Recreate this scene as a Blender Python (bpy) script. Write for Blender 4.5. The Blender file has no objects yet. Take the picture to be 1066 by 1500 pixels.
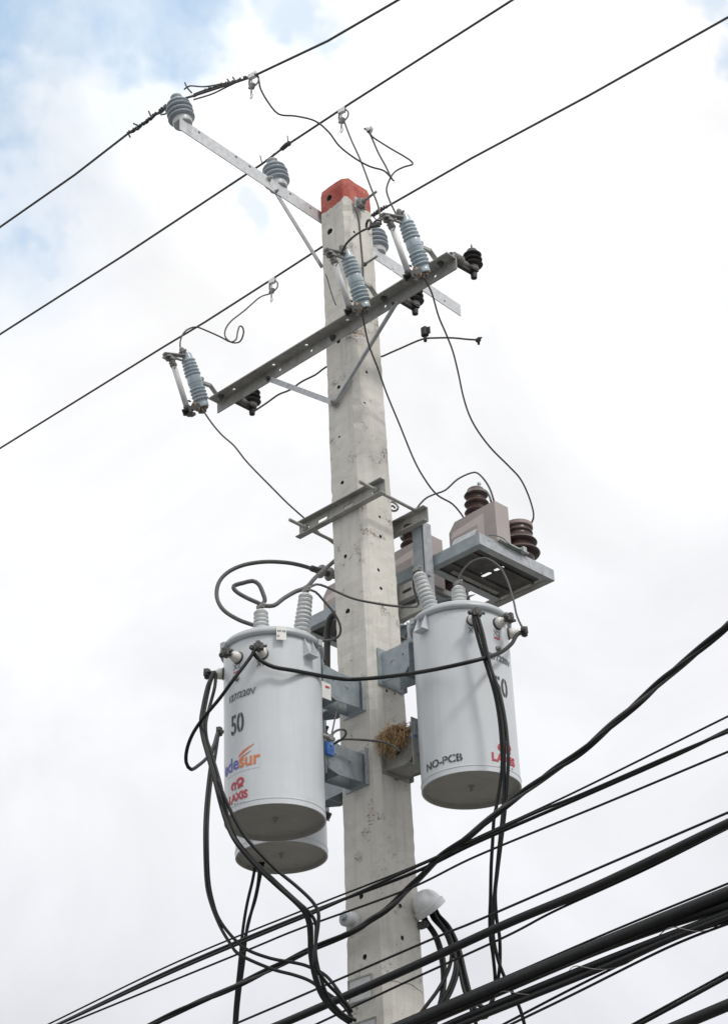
import bpy, math, random
from mathutils import Vector, Matrix
R = math.radians
random.seed(7)
scn = bpy.context.scene
col = scn.collection

# ------------------------------------------------------------------ camera
F, PITCH, ROLL = 3000.0, R(30.5), R(-2.6)
FW = Vector((0, math.cos(PITCH), math.sin(PITCH)))
_r0 = Vector((1, 0, 0)); _u0 = _r0.cross(FW)
RT = _r0 * math.cos(ROLL) + _u0 * math.sin(ROLL)
UP = -_r0 * math.sin(ROLL) + _u0 * math.cos(ROLL)
cd = bpy.data.cameras.new('camera'); cam = bpy.data.objects.new('camera', cd); col.objects.link(cam)
cam.matrix_world = Matrix((RT, UP, -FW)).transposed().to_4x4()
cd.sensor_fit = 'VERTICAL'; cd.sensor_height = 36; cd.lens = F / 1500 * 36
cd.clip_start = 0.1; cd.clip_end = 5000
scn.camera = cam
scn.view_settings.view_transform = 'Standard'; scn.view_settings.look = 'None'
scn.view_settings.exposure = 0.25; scn.view_settings.gamma = 1

# ------------------------------------------------------------------ frame of the pole
# local x = along the cross-arm and the wires (towards the right and the viewer), y = away, z = up
YAW = R(43)
Bv = Vector((math.cos(YAW), -math.sin(YAW), 0)); Av = Vector((math.sin(YAW), math.cos(YAW), 0))
O = Vector((0, 10.7, 0))
W = Matrix.Translation(O) @ Matrix.Rotation(-YAW, 4, 'Z')
WI = W.inverted()
def ray(x, y): return FW * F + RT * (x - 533) - UP * (y - 750)
def hit(x, y, n, c):
    d = ray(x, y); return WI @ (d * ((c + O.dot(n)) / d.dot(n)))
def fa(x, y, a): return hit(x, y, Av, a)       # point of the vertical plane y=a
def fb(x, y, b): return hit(x, y, Bv, b)       # point of the vertical plane x=b
def fz(x, y, z):
    d = ray(x, y); return WI @ (d * (z / d.z))
def fY(x, y, Y):
    d = ray(x, y); return WI @ (d * (Y / d.y))
def wdir(phi, up=0):                            # bearing seen from the street: 0 = towards the viewer, + = right
    w = Vector((math.sin(phi), -math.cos(phi), up)); return Vector((w.dot(Bv), w.dot(Av), w.z))

# ------------------------------------------------------------------ sky, sun
SUN_EL, SUN_AZ = R(50), R(138)   # azimuth clockwise from +Y: behind the viewer, to the right
wd = bpy.data.worlds.new('World'); scn.world = wd; wd.use_nodes = True
nt = wd.node_tree; N = nt.nodes; L = nt.links; N.clear()
def nn(t, **k):
    n = N.new(t)
    for a, b in k.items(): setattr(n, a, b)
    return n
def mth(op, a, b=None, c=None, clamp=False):
    n = nn('ShaderNodeMath', operation=op, use_clamp=clamp)
    for i, v in enumerate((a, b, c)):
        if v is None: continue
        if isinstance(v, (int, float)): n.inputs[i].default_value = v
        else: L.new(v, n.inputs[i])
    return n.outputs[0]
def sstep(v, lo, hi):
    n = nn('ShaderNodeMapRange', interpolation_type='SMOOTHSTEP')
    L.new(v, n.inputs['Value']); n.inputs['From Min'].default_value = lo; n.inputs['From Max'].default_value = hi
    return n.outputs['Result']
out = nn('ShaderNodeOutputWorld'); bg = nn('ShaderNodeBackground'); bg.inputs['Strength'].default_value = 0.1
sky = nn('ShaderNodeTexSky', sky_type='NISHITA', sun_disc=False, sun_elevation=SUN_EL, sun_rotation=SUN_AZ)
sky.air_density = 1.0; sky.dust_density = 2.0
tc = nn('ShaderNodeTexCoord')
def noise(vec, scale, detail=6, rough=0.55, dist=0.0):
    n = nn('ShaderNodeTexNoise'); n.inputs['Scale'].default_value = scale; n.inputs['Detail'].default_value = detail
    n.inputs['Roughness'].default_value = rough; n.inputs['Distortion'].default_value = dist
    L.new(vec, n.inputs['Vector']); return n
D0 = tc.outputs['Generated']
wn = noise(D0, 7, 5, 0.6)
wsub = nn('ShaderNodeVectorMath', operation='SUBTRACT'); L.new(wn.outputs['Color'], wsub.inputs[0]); wsub.inputs[1].default_value = (.5, .5, .5)
wscl = nn('ShaderNodeVectorMath', operation='SCALE'); L.new(wsub.outputs[0], wscl.inputs[0]); wscl.inputs['Scale'].default_value = 0.20
wadd = nn('ShaderNodeVectorMath', operation='ADD'); L.new(D0, wadd.inputs[0]); L.new(wscl.outputs[0], wadd.inputs[1])
DW = wadd.outputs[0]
# openings in the cloud cover, each a direction with an angular size
gap = None
for (px, py, rad, amt) in [(30, 10, .075, 1.0), (205, 5, .055, 1.0), (-60, 130, .075, 1.0), (352, 396, .016, .38), (338, 372, .009, .3), (1045, 90, .020, .55),
                           (420, -15, .03, .6), (70, 300, .028, .5), (20, 230, .035, .65), (-420, -160, .24, 1.0), (1700, -420, .14, 1.0)]:
    d = ray(px, py).normalized()
    ds = nn('ShaderNodeVectorMath', operation='DISTANCE'); L.new(DW, ds.inputs[0]); ds.inputs[1].default_value = d
    m = mth('MULTIPLY', sstep(ds.outputs['Value'], rad * 1.12, rad * .45), amt)
    gap = m if gap is None else mth('MAXIMUM', gap, m)
big = noise(D0, 2.3, 5, 0.55)
gap2 = mth('MULTIPLY', sstep(big.outputs['Fac'], .66, .76), .7)
fine = noise(D0, 16, 8, 0.6, .3)
veil = mth('MULTIPLY_ADD', mth('SUBTRACT', fine.outputs['Fac'], .5), -1.6, .95, clamp=True)
gap = mth('MULTIPLY', mth('MAXIMUM', gap, mth('MULTIPLY', gap2, .3)), veil, clamp=True)
# cloud brightness: overcast law (brighter towards the zenith) with soft grey bellies
sep = nn('ShaderNodeSeparateXYZ'); L.new(D0, sep.inputs[0])
lum = mth('MULTIPLY_ADD', mth('MAXIMUM', sep.outputs['Z'], 0.0), 0.50, 0.575)
belly = noise(D0, 6.5, 7, 0.55, .5)
lum = mth('MULTIPLY', lum, mth('MULTIPLY_ADD', belly.outputs['Fac'], .56, .715))
cr = nn('ShaderNodeCombineXYZ')
zc_ = mth('MAXIMUM', sep.outputs['Z'], 0.0, clamp=True)
L.new(mth('MULTIPLY', lum, mth('MULTIPLY_ADD', zc_, .9, 9.50)), cr.inputs[0]); L.new(mth('MULTIPLY', lum, mth('MULTIPLY_ADD', zc_, .5, 9.75)), cr.inputs[1]); L.new(mth('MULTIPLY', lum, mth('MULTIPLY_ADD', zc_, -.8, 10.62)), cr.inputs[2])
# thin high haze lightens the blue
blue = nn('ShaderNodeMix', data_type='RGBA'); blue.inputs['Factor'].default_value = .24
L.new(sky.outputs[0], blue.inputs[6]); L.new(cr.outputs[0], blue.inputs[7])
blu2 = nn('ShaderNodeVectorMath', operation='MULTIPLY'); L.new(blue.outputs[2], blu2.inputs[0]); blu2.inputs[1].default_value = (1.30, 1.60, 1.72)
mix = nn('ShaderNodeMix', data_type='RGBA'); L.new(gap, mix.inputs['Factor']); L.new(cr.outputs[0], mix.inputs[6]); L.new(blu2.outputs[0], mix.inputs[7])
L.new(mix.outputs[2], bg.inputs['Color']); L.new(bg.outputs[0], out.inputs['Surface'])

sl = bpy.data.lights.new('sun', 'SUN'); sl.energy = 1.5; sl.angle = R(11); sl.color = (1, .965, .92)
so = bpy.data.objects.new('sun', sl); col.objects.link(so)
sd = Vector((math.sin(SUN_AZ) * math.cos(SUN_EL), math.cos(SUN_AZ) * math.cos(SUN_EL), math.sin(SUN_EL)))
so.rotation_euler = sd.to_track_quat('Z', 'Y').to_euler(); so.location = (6, -6, 12)

# ------------------------------------------------------------------ materials
def mat(name, c, rough=.5, metal=0., var=.12, scale=12., bump=0., bscale=60., spots=None, spec=.5, coat=0., streak=0.):
    m = bpy.data.materials.new(name); m.use_nodes = True; t = m.node_tree; n = t.nodes; l = t.links
    b = n['Principled BSDF']; b.inputs['Roughness'].default_value = rough; b.inputs['Metallic'].default_value = metal
    b.inputs['Specular IOR Level'].default_value = spec; b.inputs['Coat Weight'].default_value = coat
    tc = n.new('ShaderNodeTexCoord'); no = n.new('ShaderNodeTexNoise'); no.inputs['Scale'].default_value = scale; no.inputs['Detail'].default_value = 8
    no.inputs['Roughness'].default_value = .6; l.new(tc.outputs['Object'], no.inputs['Vector'])
    r = n.new('ShaderNodeValToRGB'); l.new(no.outputs['Fac'], r.inputs[0])
    r.color_ramp.elements[0].position = .32; r.color_ramp.elements[1].position = .68
    r.color_ramp.elements[0].color = tuple(x * (1 - var) for x in c) + (1,)
    r.color_ramp.elements[1].color = tuple(min(1, x * (1 + var)) for x in c) + (1,)
    last = r.outputs[0]
    if spots:
        sc2, sc_col, thr, amt = spots
        n2 = n.new('ShaderNodeTexNoise'); n2.inputs['Scale'].default_value = sc2; n2.inputs['Detail'].default_value = 6; n2.inputs['Roughness'].default_value = .7
        l.new(tc.outputs['Object'], n2.inputs['Vector'])
        mr = n.new('ShaderNodeMapRange'); mr.inputs['From Min'].default_value = thr; mr.inputs['From Max'].default_value = thr + .09; mr.inputs['To Max'].default_value = amt
        l.new(n2.outputs['Fac'], mr.inputs['Value'])
        mx = n.new('ShaderNodeMix'); mx.data_type = 'RGBA'; l.new(mr.outputs[0], mx.inputs['Factor']); l.new(last, mx.inputs[6]); mx.inputs[7].default_value = tuple(sc_col) + (1,)
        last = mx.outputs[2]
    if streak:
        mp = n.new('ShaderNodeMapping'); mp.inputs['Scale'].default_value = (26, 26, 1.3); l.new(tc.outputs['Object'], mp.inputs['Vector'])
        n4 = n.new('ShaderNodeTexNoise'); n4.inputs['Scale'].default_value = 1; n4.inputs['Detail'].default_value = 7; n4.inputs['Roughness'].default_value = .65; l.new(mp.outputs[0], n4.inputs['Vector'])
        m4 = n.new('ShaderNodeMapRange'); m4.inputs['From Min'].default_value = .47; m4.inputs['From Max'].default_value = .75; m4.inputs['To Max'].default_value = streak; l.new(n4.outputs['Fac'], m4.inputs['Value'])
        x4 = n.new('ShaderNodeMix'); x4.data_type = 'RGBA'; l.new(m4.outputs[0], x4.inputs['Factor']); l.new(last, x4.inputs[6]); x4.inputs[7].default_value = (.30, .29, .265, 1); last = x4.outputs[2]
    l.new(last, b.inputs['Base Color'])
    rr = n.new('ShaderNodeMapRange'); l.new(no.outputs['Fac'], rr.inputs['Value']); rr.inputs['To Min'].default_value = max(0, rough - .1); rr.inputs['To Max'].default_value = min(1, rough + .12)
    l.new(rr.outputs[0], b.inputs['Roughness'])
    if bump:
        n3 = n.new('ShaderNodeTexNoise'); n3.inputs['Scale'].default_value = bscale; n3.inputs['Detail'].default_value = 5; l.new(tc.outputs['Object'], n3.inputs['Vector'])
        bp = n.new('ShaderNodeBump'); bp.inputs['Strength'].default_value = bump; bp.inputs['Distance'].default_value = .004
        l.new(n3.outputs['Fac'], bp.inputs['Height']); l.new(bp.outputs[0], b.inputs['Normal'])
    return m
M = {
 'galv': mat('galvanised_steel', (.44, .46, .48), .45, .35, .16, 26, .15, 90, spots=(9, (.27, .28, .28), .56, .5)),
 'galvold': mat('weathered_galvanised_steel', (.37, .37, .35), .62, .2, .2, 14, .2, 80, spots=(7, (.20, .185, .15), .53, .6)),
 'galvlight': mat('bright_galvanised_steel', (.58, .595, .61), .42, .3, .14, 30, .1, 90, spots=(12, (.40, .41, .42), .58, .5)),
 'galvblue': mat('blue_grey_zinc_steel', (.33, .375, .40), .5, .3, .14, 18, .1, 90, spots=(10, (.22, .25, .26), .57, .5)),
 'alu': mat('cast_aluminium', (.72, .73, .74), .45, .35, .08, 20, .1, 70),
 'iron': mat('dark_iron_casting', (.10, .098, .095), .65, .3, .35, 40, .3, 120, spots=(30, (.16, .09, .06), .6, .5)),
 'ironlight': mat('grey_iron_casting', (.27, .265, .255), .6, .35, .25, 40, .3, 120, spots=(30, (.2, .13, .09), .62, .5)),
 'tan': mat('copper_contact', (.36, .25, .18), .5, .4, .2, 40),
 'rust': mat('rusty_cap', (.19, .12, .085), .8, .1, .3, 40, .2),
 'tank': mat('grey_tank_enamel', (.61, .64, .66), .33, 0, .025, 5, .02, 25, spots=(6, (.47, .49, .50), .62, .35), streak=.13),
 'tankshade': mat('shaded_grey_tank_bottom', (.38, .372, .345), .6, 0, .1, 9, .05, 40, spots=(14, (.24, .22, .19), .6, .5)),  # tank grey with the shade of the underside put into the colour
 'rim': mat('grey_clamp_band_paint', (.40, .425, .44), .4, .1, .06, 14, .03),
 'porcgrey': mat('light_grey_porcelain', (.56, .58, .58), .25, 0, .05, 12, coat=.3, spots=(10, (.40, .39, .36), .6, .4), streak=.35),
 'porcblue': mat('blue_grey_porcelain', (.44, .53, .58), .25, 0, .07, 12, coat=.15, spots=(14, (.28, .30, .31), .58, .5), streak=.3),
 'porcdark': mat('slate_grey_porcelain', (.35, .40, .435), .28, 0, .07, 12, coat=.15, spots=(14, (.2, .23, .25), .58, .4)),
 'porcpale': mat('pale_insulator_base', (.55, .57, .58), .3, 0, .06, 12),
 'porcwhite': mat('white_porcelain', (.72, .71, .66), .3, 0, .06, 30, spots=(20, (.45, .42, .32), .6, .4)),
 'brown': mat('brown_porcelain', (.062, .038, .034), .34, 0, .2, 20, coat=.1),
 'browncap': mat('pinkish_brown_resin', (.30, .225, .215), .6, 0, .1, 16),
 'pink': mat('pinkish_grey_resin', (.42, .372, .36), .65, 0, .07, 6, .1, 50, spots=(5, (.34, .31, .24), .6, .5)),
 'black': mat('black_cable_jacket', (.010, .011, .012), .5, 0, .35, 24, .1, 80, spots=(9, (.030, .029, .027), .58, .6), spec=.35),
 'grey': mat('weathered_grey_cable', (.085, .085, .085), .55, 0, .25, 30, .1, 80),
 'wire': mat('dull_aluminium_wire', (.085, .082, .078), .6, .2, .25, 60, .3, 200),
 'rubber': mat('black_polymer', (.035, .032, .032), .55, 0, .3, 30),
 'white': mat('white_plastic_tube', (.70, .71, .71), .45, 0, .05, 16, spots=(12, (.5, .49, .45), .6, .4)),
 'sticker': mat('white_sticker', (.78, .78, .76), .5, 0, .04, 30),
 'sticklight': mat('pale_sticker_film', (.585, .625, .66), .3, 0, .02, 30),
 'plate': mat('grey_number_plate', (.60, .61, .61), .5, .1, .12, 20, spots=(20, (.30, .29, .27), .57, .5)),
 'inkblack': mat('black_stencil_ink', (.055, .058, .065), .6, 0, .3, 50),
 'inkgrey': mat('worn_grey_ink', (.16, .17, .185), .6, 0, .3, 50),
 'inkred': mat('red_ink', (.50, .05, .07), .5, 0, .15, 40),
 'inkorange': mat('orange_ink', (.66, .20, .07), .5, 0, .1, 40),
 'inkblue': mat('blue_violet_ink', (.13, .15, .42), .5, 0, .1, 40),
 'tagblue': mat('blue_plastic', (.08, .20, .58), .45, 0, .1, 30),
 'green': mat('green_wire', (.03, .12, .10), .5, 0, .1, 30),
 'straw': mat('dry_straw', (.50, .34, .18), .9, 0, .45, 60),
 'strawdark': mat('brown_twigs', (.16, .09, .05), .9, 0, .4, 60),
 'floorshade': mat('shaded_weathered_sheet_steel', (.11, .108, .10), .8, .1, .3, 10, .2, 60, spots=(5, (.2, .19, .17), .6, .5)),  # floor plates and stiffeners coloured dark to paint the shade under the platform
 'hole': mat('dark_hole_inside', (.11, .105, .095), .9, 0, .3, 40),  # dark tone for hole insides and the hairline crack
 'ground': mat('asphalt', (.135, .132, .126), .9, 0, .2, 1.5, .3, 30, spots=(.4, (.14, .135, .125), .55, .6)),
}

# ------------------------------------------------------------------ mesh building (coordinates of the pole frame)
class MB:
    def __init__(s): s.v = []; s.f = []; s.sm = []; s.X = Matrix.Identity(4)
    def add(s, vs, fs, smooth=False):
        b = len(s.v); s.v += [s.X @ Vector(v) for v in vs]; s.f += [tuple(i + b for i in f) for f in fs]; s.sm += [smooth] * len(fs); return s
    def box(s, c, d, rot=None, bev=0):
        x, y, z = (k / 2 for k in d); Rm = rot or Matrix.Identity(3); c = Vector(c)
        if bev <= 0:
            vs = [c + Rm @ Vector((i * x, j * y, k * z)) for i in (-1, 1) for j in (-1, 1) for k in (-1, 1)]
            return s.add(vs, [(0, 1, 3, 2), (4, 6, 7, 5), (0, 4, 5, 1), (2, 3, 7, 6), (0, 2, 6, 4), (1, 5, 7, 3)])
        # box with chamfered vertical-axis (local z) edges
        q = [(-x + bev, -y), (x - bev, -y), (x, -y + bev), (x, y - bev), (x - bev, y), (-x + bev, y), (-x, y - bev), (-x, -y + bev)]
        vs = [c + Rm @ Vector((a, b, k)) for k in (-z, z) for a, b in q]
        return s.add(vs, [tuple(range(7, -1, -1)), tuple(range(8, 16))] + [(i, (i + 1) % 8, 8 + (i + 1) % 8, 8 + i) for i in range(8)])
    def tube(s, pts, r, seg=8, caps=True, smooth=True):
        pts = [Vector(p) for p in pts]; n = len(pts); rs = r if isinstance(r, (list, tuple)) else [r] * n
        T = []
        for i in range(n):
            d = pts[min(i + 1, n - 1)] - pts[max(i - 1, 0)]; T.append(d.normalized() if d.length > 1e-9 else Vector((0, 0, 1)))
        u = T[0].orthogonal().normalized(); vs = []
        for i in range(n):
            u = (u - T[i] * u.dot(T[i])); u = u.normalized() if u.length > 1e-6 else T[i].orthogonal().normalized(); w = T[i].cross(u)
            for k in range(seg):
                a = 2 * math.pi * k / seg; vs.append(pts[i] + (u * math.cos(a) + w * math.sin(a)) * rs[i])
        fs = [(i * seg + k, i * seg + (k + 1) % seg, (i + 1) * seg + (k + 1) % seg, (i + 1) * seg + k) for i in range(n - 1) for k in range(seg)]
        s.add(vs, fs, smooth)
        if caps:
            b = len(s.v) - len(vs); s.f += [tuple(b + k for k in range(seg - 1, -1, -1)), tuple(b + (n - 1) * seg + k for k in range(seg))]; s.sm += [False, False]
        return s
    def rod(s, a, b, r, seg=10): return s.tube([a, b], r, seg, True, True)
    def lathe(s, base, axis, prof, seg=28, smooth=True, caps=True):
        base = Vector(base); t = Vector(axis).normalized(); u = t.orthogonal().normalized(); w = t.cross(u)
        if smooth:                                              # split the profile where it turns sharply, so edges stay crisp
            q = [prof[0]]; cuts = []
            for i in range(1, len(prof) - 1):
                q.append(prof[i]); a1 = math.atan2(prof[i][0] - prof[i - 1][0], prof[i][1] - prof[i - 1][1]); a2 = math.atan2(prof[i + 1][0] - prof[i][0], prof[i + 1][1] - prof[i][1])
                dd_ = abs((a2 - a1 + math.pi) % (2 * math.pi) - math.pi)
                if dd_ > R(38): cuts.append(len(q) - 1); q.append(prof[i])
            q.append(prof[-1]); vs = [base + t * h + (u * math.cos(2 * math.pi * k / seg) + w * math.sin(2 * math.pi * k / seg)) * r for r, h in q for k in range(seg)]
            fs = [(i * seg + k, i * seg + (k + 1) % seg, (i + 1) * seg + (k + 1) % seg, (i + 1) * seg + k) for i in range(len(q) - 1) if i not in cuts for k in range(seg)]
            s.add(vs, fs, True)
            if caps:
                b = len(s.v) - len(vs); s.f += [tuple(b + k for k in range(seg - 1, -1, -1)), tuple(b + (len(q) - 1) * seg + k for k in range(seg))]; s.sm += [False, False]
            return s
        vs = [base + t * h + (u * math.cos(2 * math.pi * k / seg) + w * math.sin(2 * math.pi * k / seg)) * r for r, h in prof for k in range(seg)]
        fs = [(i * seg + k, i * seg + (k + 1) % seg, (i + 1) * seg + (k + 1) % seg, (i + 1) * seg + k) for i in range(len(prof) - 1) for k in range(seg)]
        s.add(vs, fs, smooth)
        if caps:
            b = len(s.v) - len(vs); s.f += [tuple(b + k for k in range(seg - 1, -1, -1)), tuple(b + (len(prof) - 1) * seg + k for k in range(seg))]; s.sm += [False, False]
        return s
    def prism(s, p0, p1, poly, side, up):                       # polygon (u,v) swept from p0 to p1
        p0, p1, side, up = Vector(p0), Vector(p1), Vector(side), Vector(up); n = len(poly)
        vs = [p + side * a + up * b for p in (p0, p1) for a, b in poly]
        return s.add(vs, [tuple(range(n - 1, -1, -1)), tuple(range(n, 2 * n))] + [(i, (i + 1) % n, n + (i + 1) % n, n + i) for i in range(n)])
    def torus(s, c, axis, R1, r, seg=20, arc=1.0):
        c = Vector(c); t = Vector(axis).normalized(); u = t.orthogonal().normalized(); w = t.cross(u); m = int(seg * arc)
        return s.tube([c + (u * math.cos(2 * math.pi * k / seg) + w * math.sin(2 * math.pi * k / seg)) * R1 for k in range(m + 1)], r, 6, arc < 1)
    def mesh(s, name, mat, org):
        me = bpy.data.meshes.new(name); me.from_pydata([v - org for v in s.v], [], s.f)
        me.polygons.foreach_set('use_smooth', s.sm); me.materials.append(mat); me.validate(); me.update()
        import bmesh
        bm = bmesh.new(); bm.from_mesh(me); bmesh.ops.recalc_face_normals(bm, faces=bm.faces); bm.to_mesh(me); bm.free()
        return me
def tag(o, label=None, cat=None, group=None, kind=None):
    for k, v in (('label', label), ('category', cat), ('group', group), ('kind', kind)):
        if v: o[k] = v
    return o
def thing(name, label, cat, at, group=None, rotx=0.0):
    o = bpy.data.objects.new(name, None); col.objects.link(o); o.empty_display_size = .05
    o.location = W @ Vector(at); o.rotation_euler = (Matrix.Rotation(-YAW, 3, 'Z') @ Matrix.Rotation(rotx, 3, 'X')).to_euler()
    o['_x'] = list(at); return tag(o, label, cat, group)
def part(name, mb, m, root, label=None, kind=None, local=False):
    """mesh child; mb in pole-frame coordinates unless local."""
    top = root
    while top.parent: top = top.parent
    org = Vector((0, 0, 0)) if local else Vector(top['_x'])
    o = bpy.data.objects.new(name, mb.mesh(name, M[m] if isinstance(m, str) else m, org)); col.objects.link(o); o.parent = root
    return tag(o, label, kind=kind)
def single(name, mb, m, label, cat, at, group=None, kind=None):
    o = bpy.data.objects.new(name, mb.mesh(name, M[m], Vector(at))); col.objects.link(o)
    o.location = W @ Vector(at); o.rotation_euler = (0, 0, -YAW); return tag(o, label, cat, group, kind)
def dup(root, at, label, twist=0.):
    r = root.copy(); col.objects.link(r); r.location = W @ Vector(at); r['_x'] = list(at); r['label'] = label; r.rotation_euler = (Matrix.Rotation(twist, 3, 'Z') @ root.rotation_euler.to_matrix()).to_euler()
    def rec(src, dst):
        for ch in src.children:
            c = ch.copy(); col.objects.link(c); c.parent = dst; rec(ch, c)
    rec(root, r); return r
def spline(pts, step=.03, tension=.5):
    pts = [Vector(p) for p in pts]
    if len(pts) == 2:
        return pts
    P = [pts[0] * 2 - pts[1]] + pts + [pts[-1] * 2 - pts[-2]]; o = []
    for i in range(1, len(P) - 2):
        p0, p1, p2, p3 = P[i - 1:i + 3]; n = max(2, min(14, int((p2 - p1).length / step) + 1))
        for k in range(n):
            t = k / n; t2, t3 = t * t, t ** 3
            o.append(.5 * ((2 * p1) + (p2 - p0) * t + (2 * p0 - 5 * p1 + 4 * p2 - p3) * t2 + (3 * p1 - p0 - 3 * p2 + p3) * t3))
    o.append(pts[-1]); return o
def path(pp, mode='Y'):
    """pixel path with depth: entries (x, y) or (x, y, depth); depth is interpolated between the given ones."""
    f = {'Y': fY, 'a': fa, 'b': fb}[mode]
    idx = [i for i, p in enumerate(pp) if len(p) > 2]; Ls = [0]
    for a, b in zip(pp, pp[1:]): Ls.append(Ls[-1] + math.hypot(b[0] - a[0], b[1] - a[1]))
    res = []
    for i, p in enumerate(pp):
        lo = max([j for j in idx if j <= i], default=idx[0]); hi = min([j for j in idx if j >= i], default=idx[-1])
        t = 0 if hi == lo else (Ls[i] - Ls[lo]) / (Ls[hi] - Ls[lo])
        res.append(f(p[0], p[1], pp[lo][2] * (1 - t) + pp[hi][2] * t))
    return res
def cable(label, r, pp, m='black', mode='Y', group=None, name='cable', cat='cable', ext=(0, 0), seg=8, wob=0.0):
    q = path(pp, mode)
    s = spline(q)
    if ext[0]: s.insert(0, s[0] + (s[0] - s[1]).normalized() * ext[0])
    if ext[1]: s.append(s[-1] + (s[-1] - s[-2]).normalized() * ext[1])
    if wob:
        s = [p + Vector((random.uniform(-wob, wob),) * 3) if 0 < i < len(s) - 1 else p for i, p in enumerate(s)]
    return single(name, MB().tube(s, r, seg), m, label, cat, s[0], group)

# ------------------------------------------------------------------ ground
g = MB().box((0, 0, -1.65), (1200, 1200, .1)); o = single('ground', g, 'ground', None, None, (0, 0, 0), kind='structure')
o['label'] = 'asphalt street ground below the pole'

# ------------------------------------------------------------------ concrete pole
def hw(z): return (.297 + (5.16 - z) * .0098) / 2
def lean(z): return Vector((-.030 * Bv.x, -.030 * Av.x, 0)) * max(0., (z - 4.5) / 4.2)
def pole_mesh():
    me = bpy.data.meshes.new('pole_shaft'); vs = []; fs = []; n = 0
    zs = [-1.6, 0, 1.5, 2.6]; z = 2.65
    while z < 8.76: zs.append(z); z += .045
    zs.append(8.775)
    rnd = random.Random(3)
    for k, z in enumerate(zs):
        h = hw(z) + (-.006 if k == len(zs) - 1 else 0); c = .033
        jit = lambda s=.0011: rnd.gauss(0, s) if 2.5 < z < 8.77 else 0
        pts = []
        for (sx, sy) in ((-1, -1), (1, -1), (1, 1), (-1, 1)):
            big = rnd.random() < .025 and z > 2.5
            cc = c + (rnd.uniform(.004, .012) if big else 0) + jit()
            p1 = (sx * (h - cc), sy * h); p2 = (sx * h, sy * (h - cc))
            # centre of chamfer, slightly in
            order = [p2, p1] if (sx * sy > 0) else [p1, p2]
            if (sx, sy) == (-1, -1): order = [p2, p1]
            elif (sx, sy) == (1, -1): order = [p1, p2]
            elif (sx, sy) == (1, 1): order = [p2, p1]
            else: order = [p1, p2]
            pts += order
        # sides get two inner points
        ring = []
        for i in range(8):
            a, b = pts[i], pts[(i + 1) % 8]; ring.append(a)
            if i % 2 == 1:
                ring.append((a[0] * .67 + b[0] * .33, a[1] * .67 + b[1] * .33)); ring.append((a[0] * .33 + b[0] * .67, a[1] * .33 + b[1] * .67))
        for (x, y) in ring:
            l = lean(z); vs.append((x + jit(.0009) + l.x, y + jit(.0009) + l.y, z + (rnd.uniform(-.006, .004) if k == len(zs) - 1 else 0)))
        n = len(ring)
    for k in range(len(zs) - 1):
        for i in range(n):
            fs.append((k * n + i, k * n + (i + 1) % n, (k + 1) * n + (i + 1) % n, (k + 1) * n + i))
    fs.append(tuple(range(n - 1, -1, -1))); fs.append(tuple((len(zs) - 1) * n + i for i in range(n)))
    me.from_pydata(vs, [], fs); return me
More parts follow.
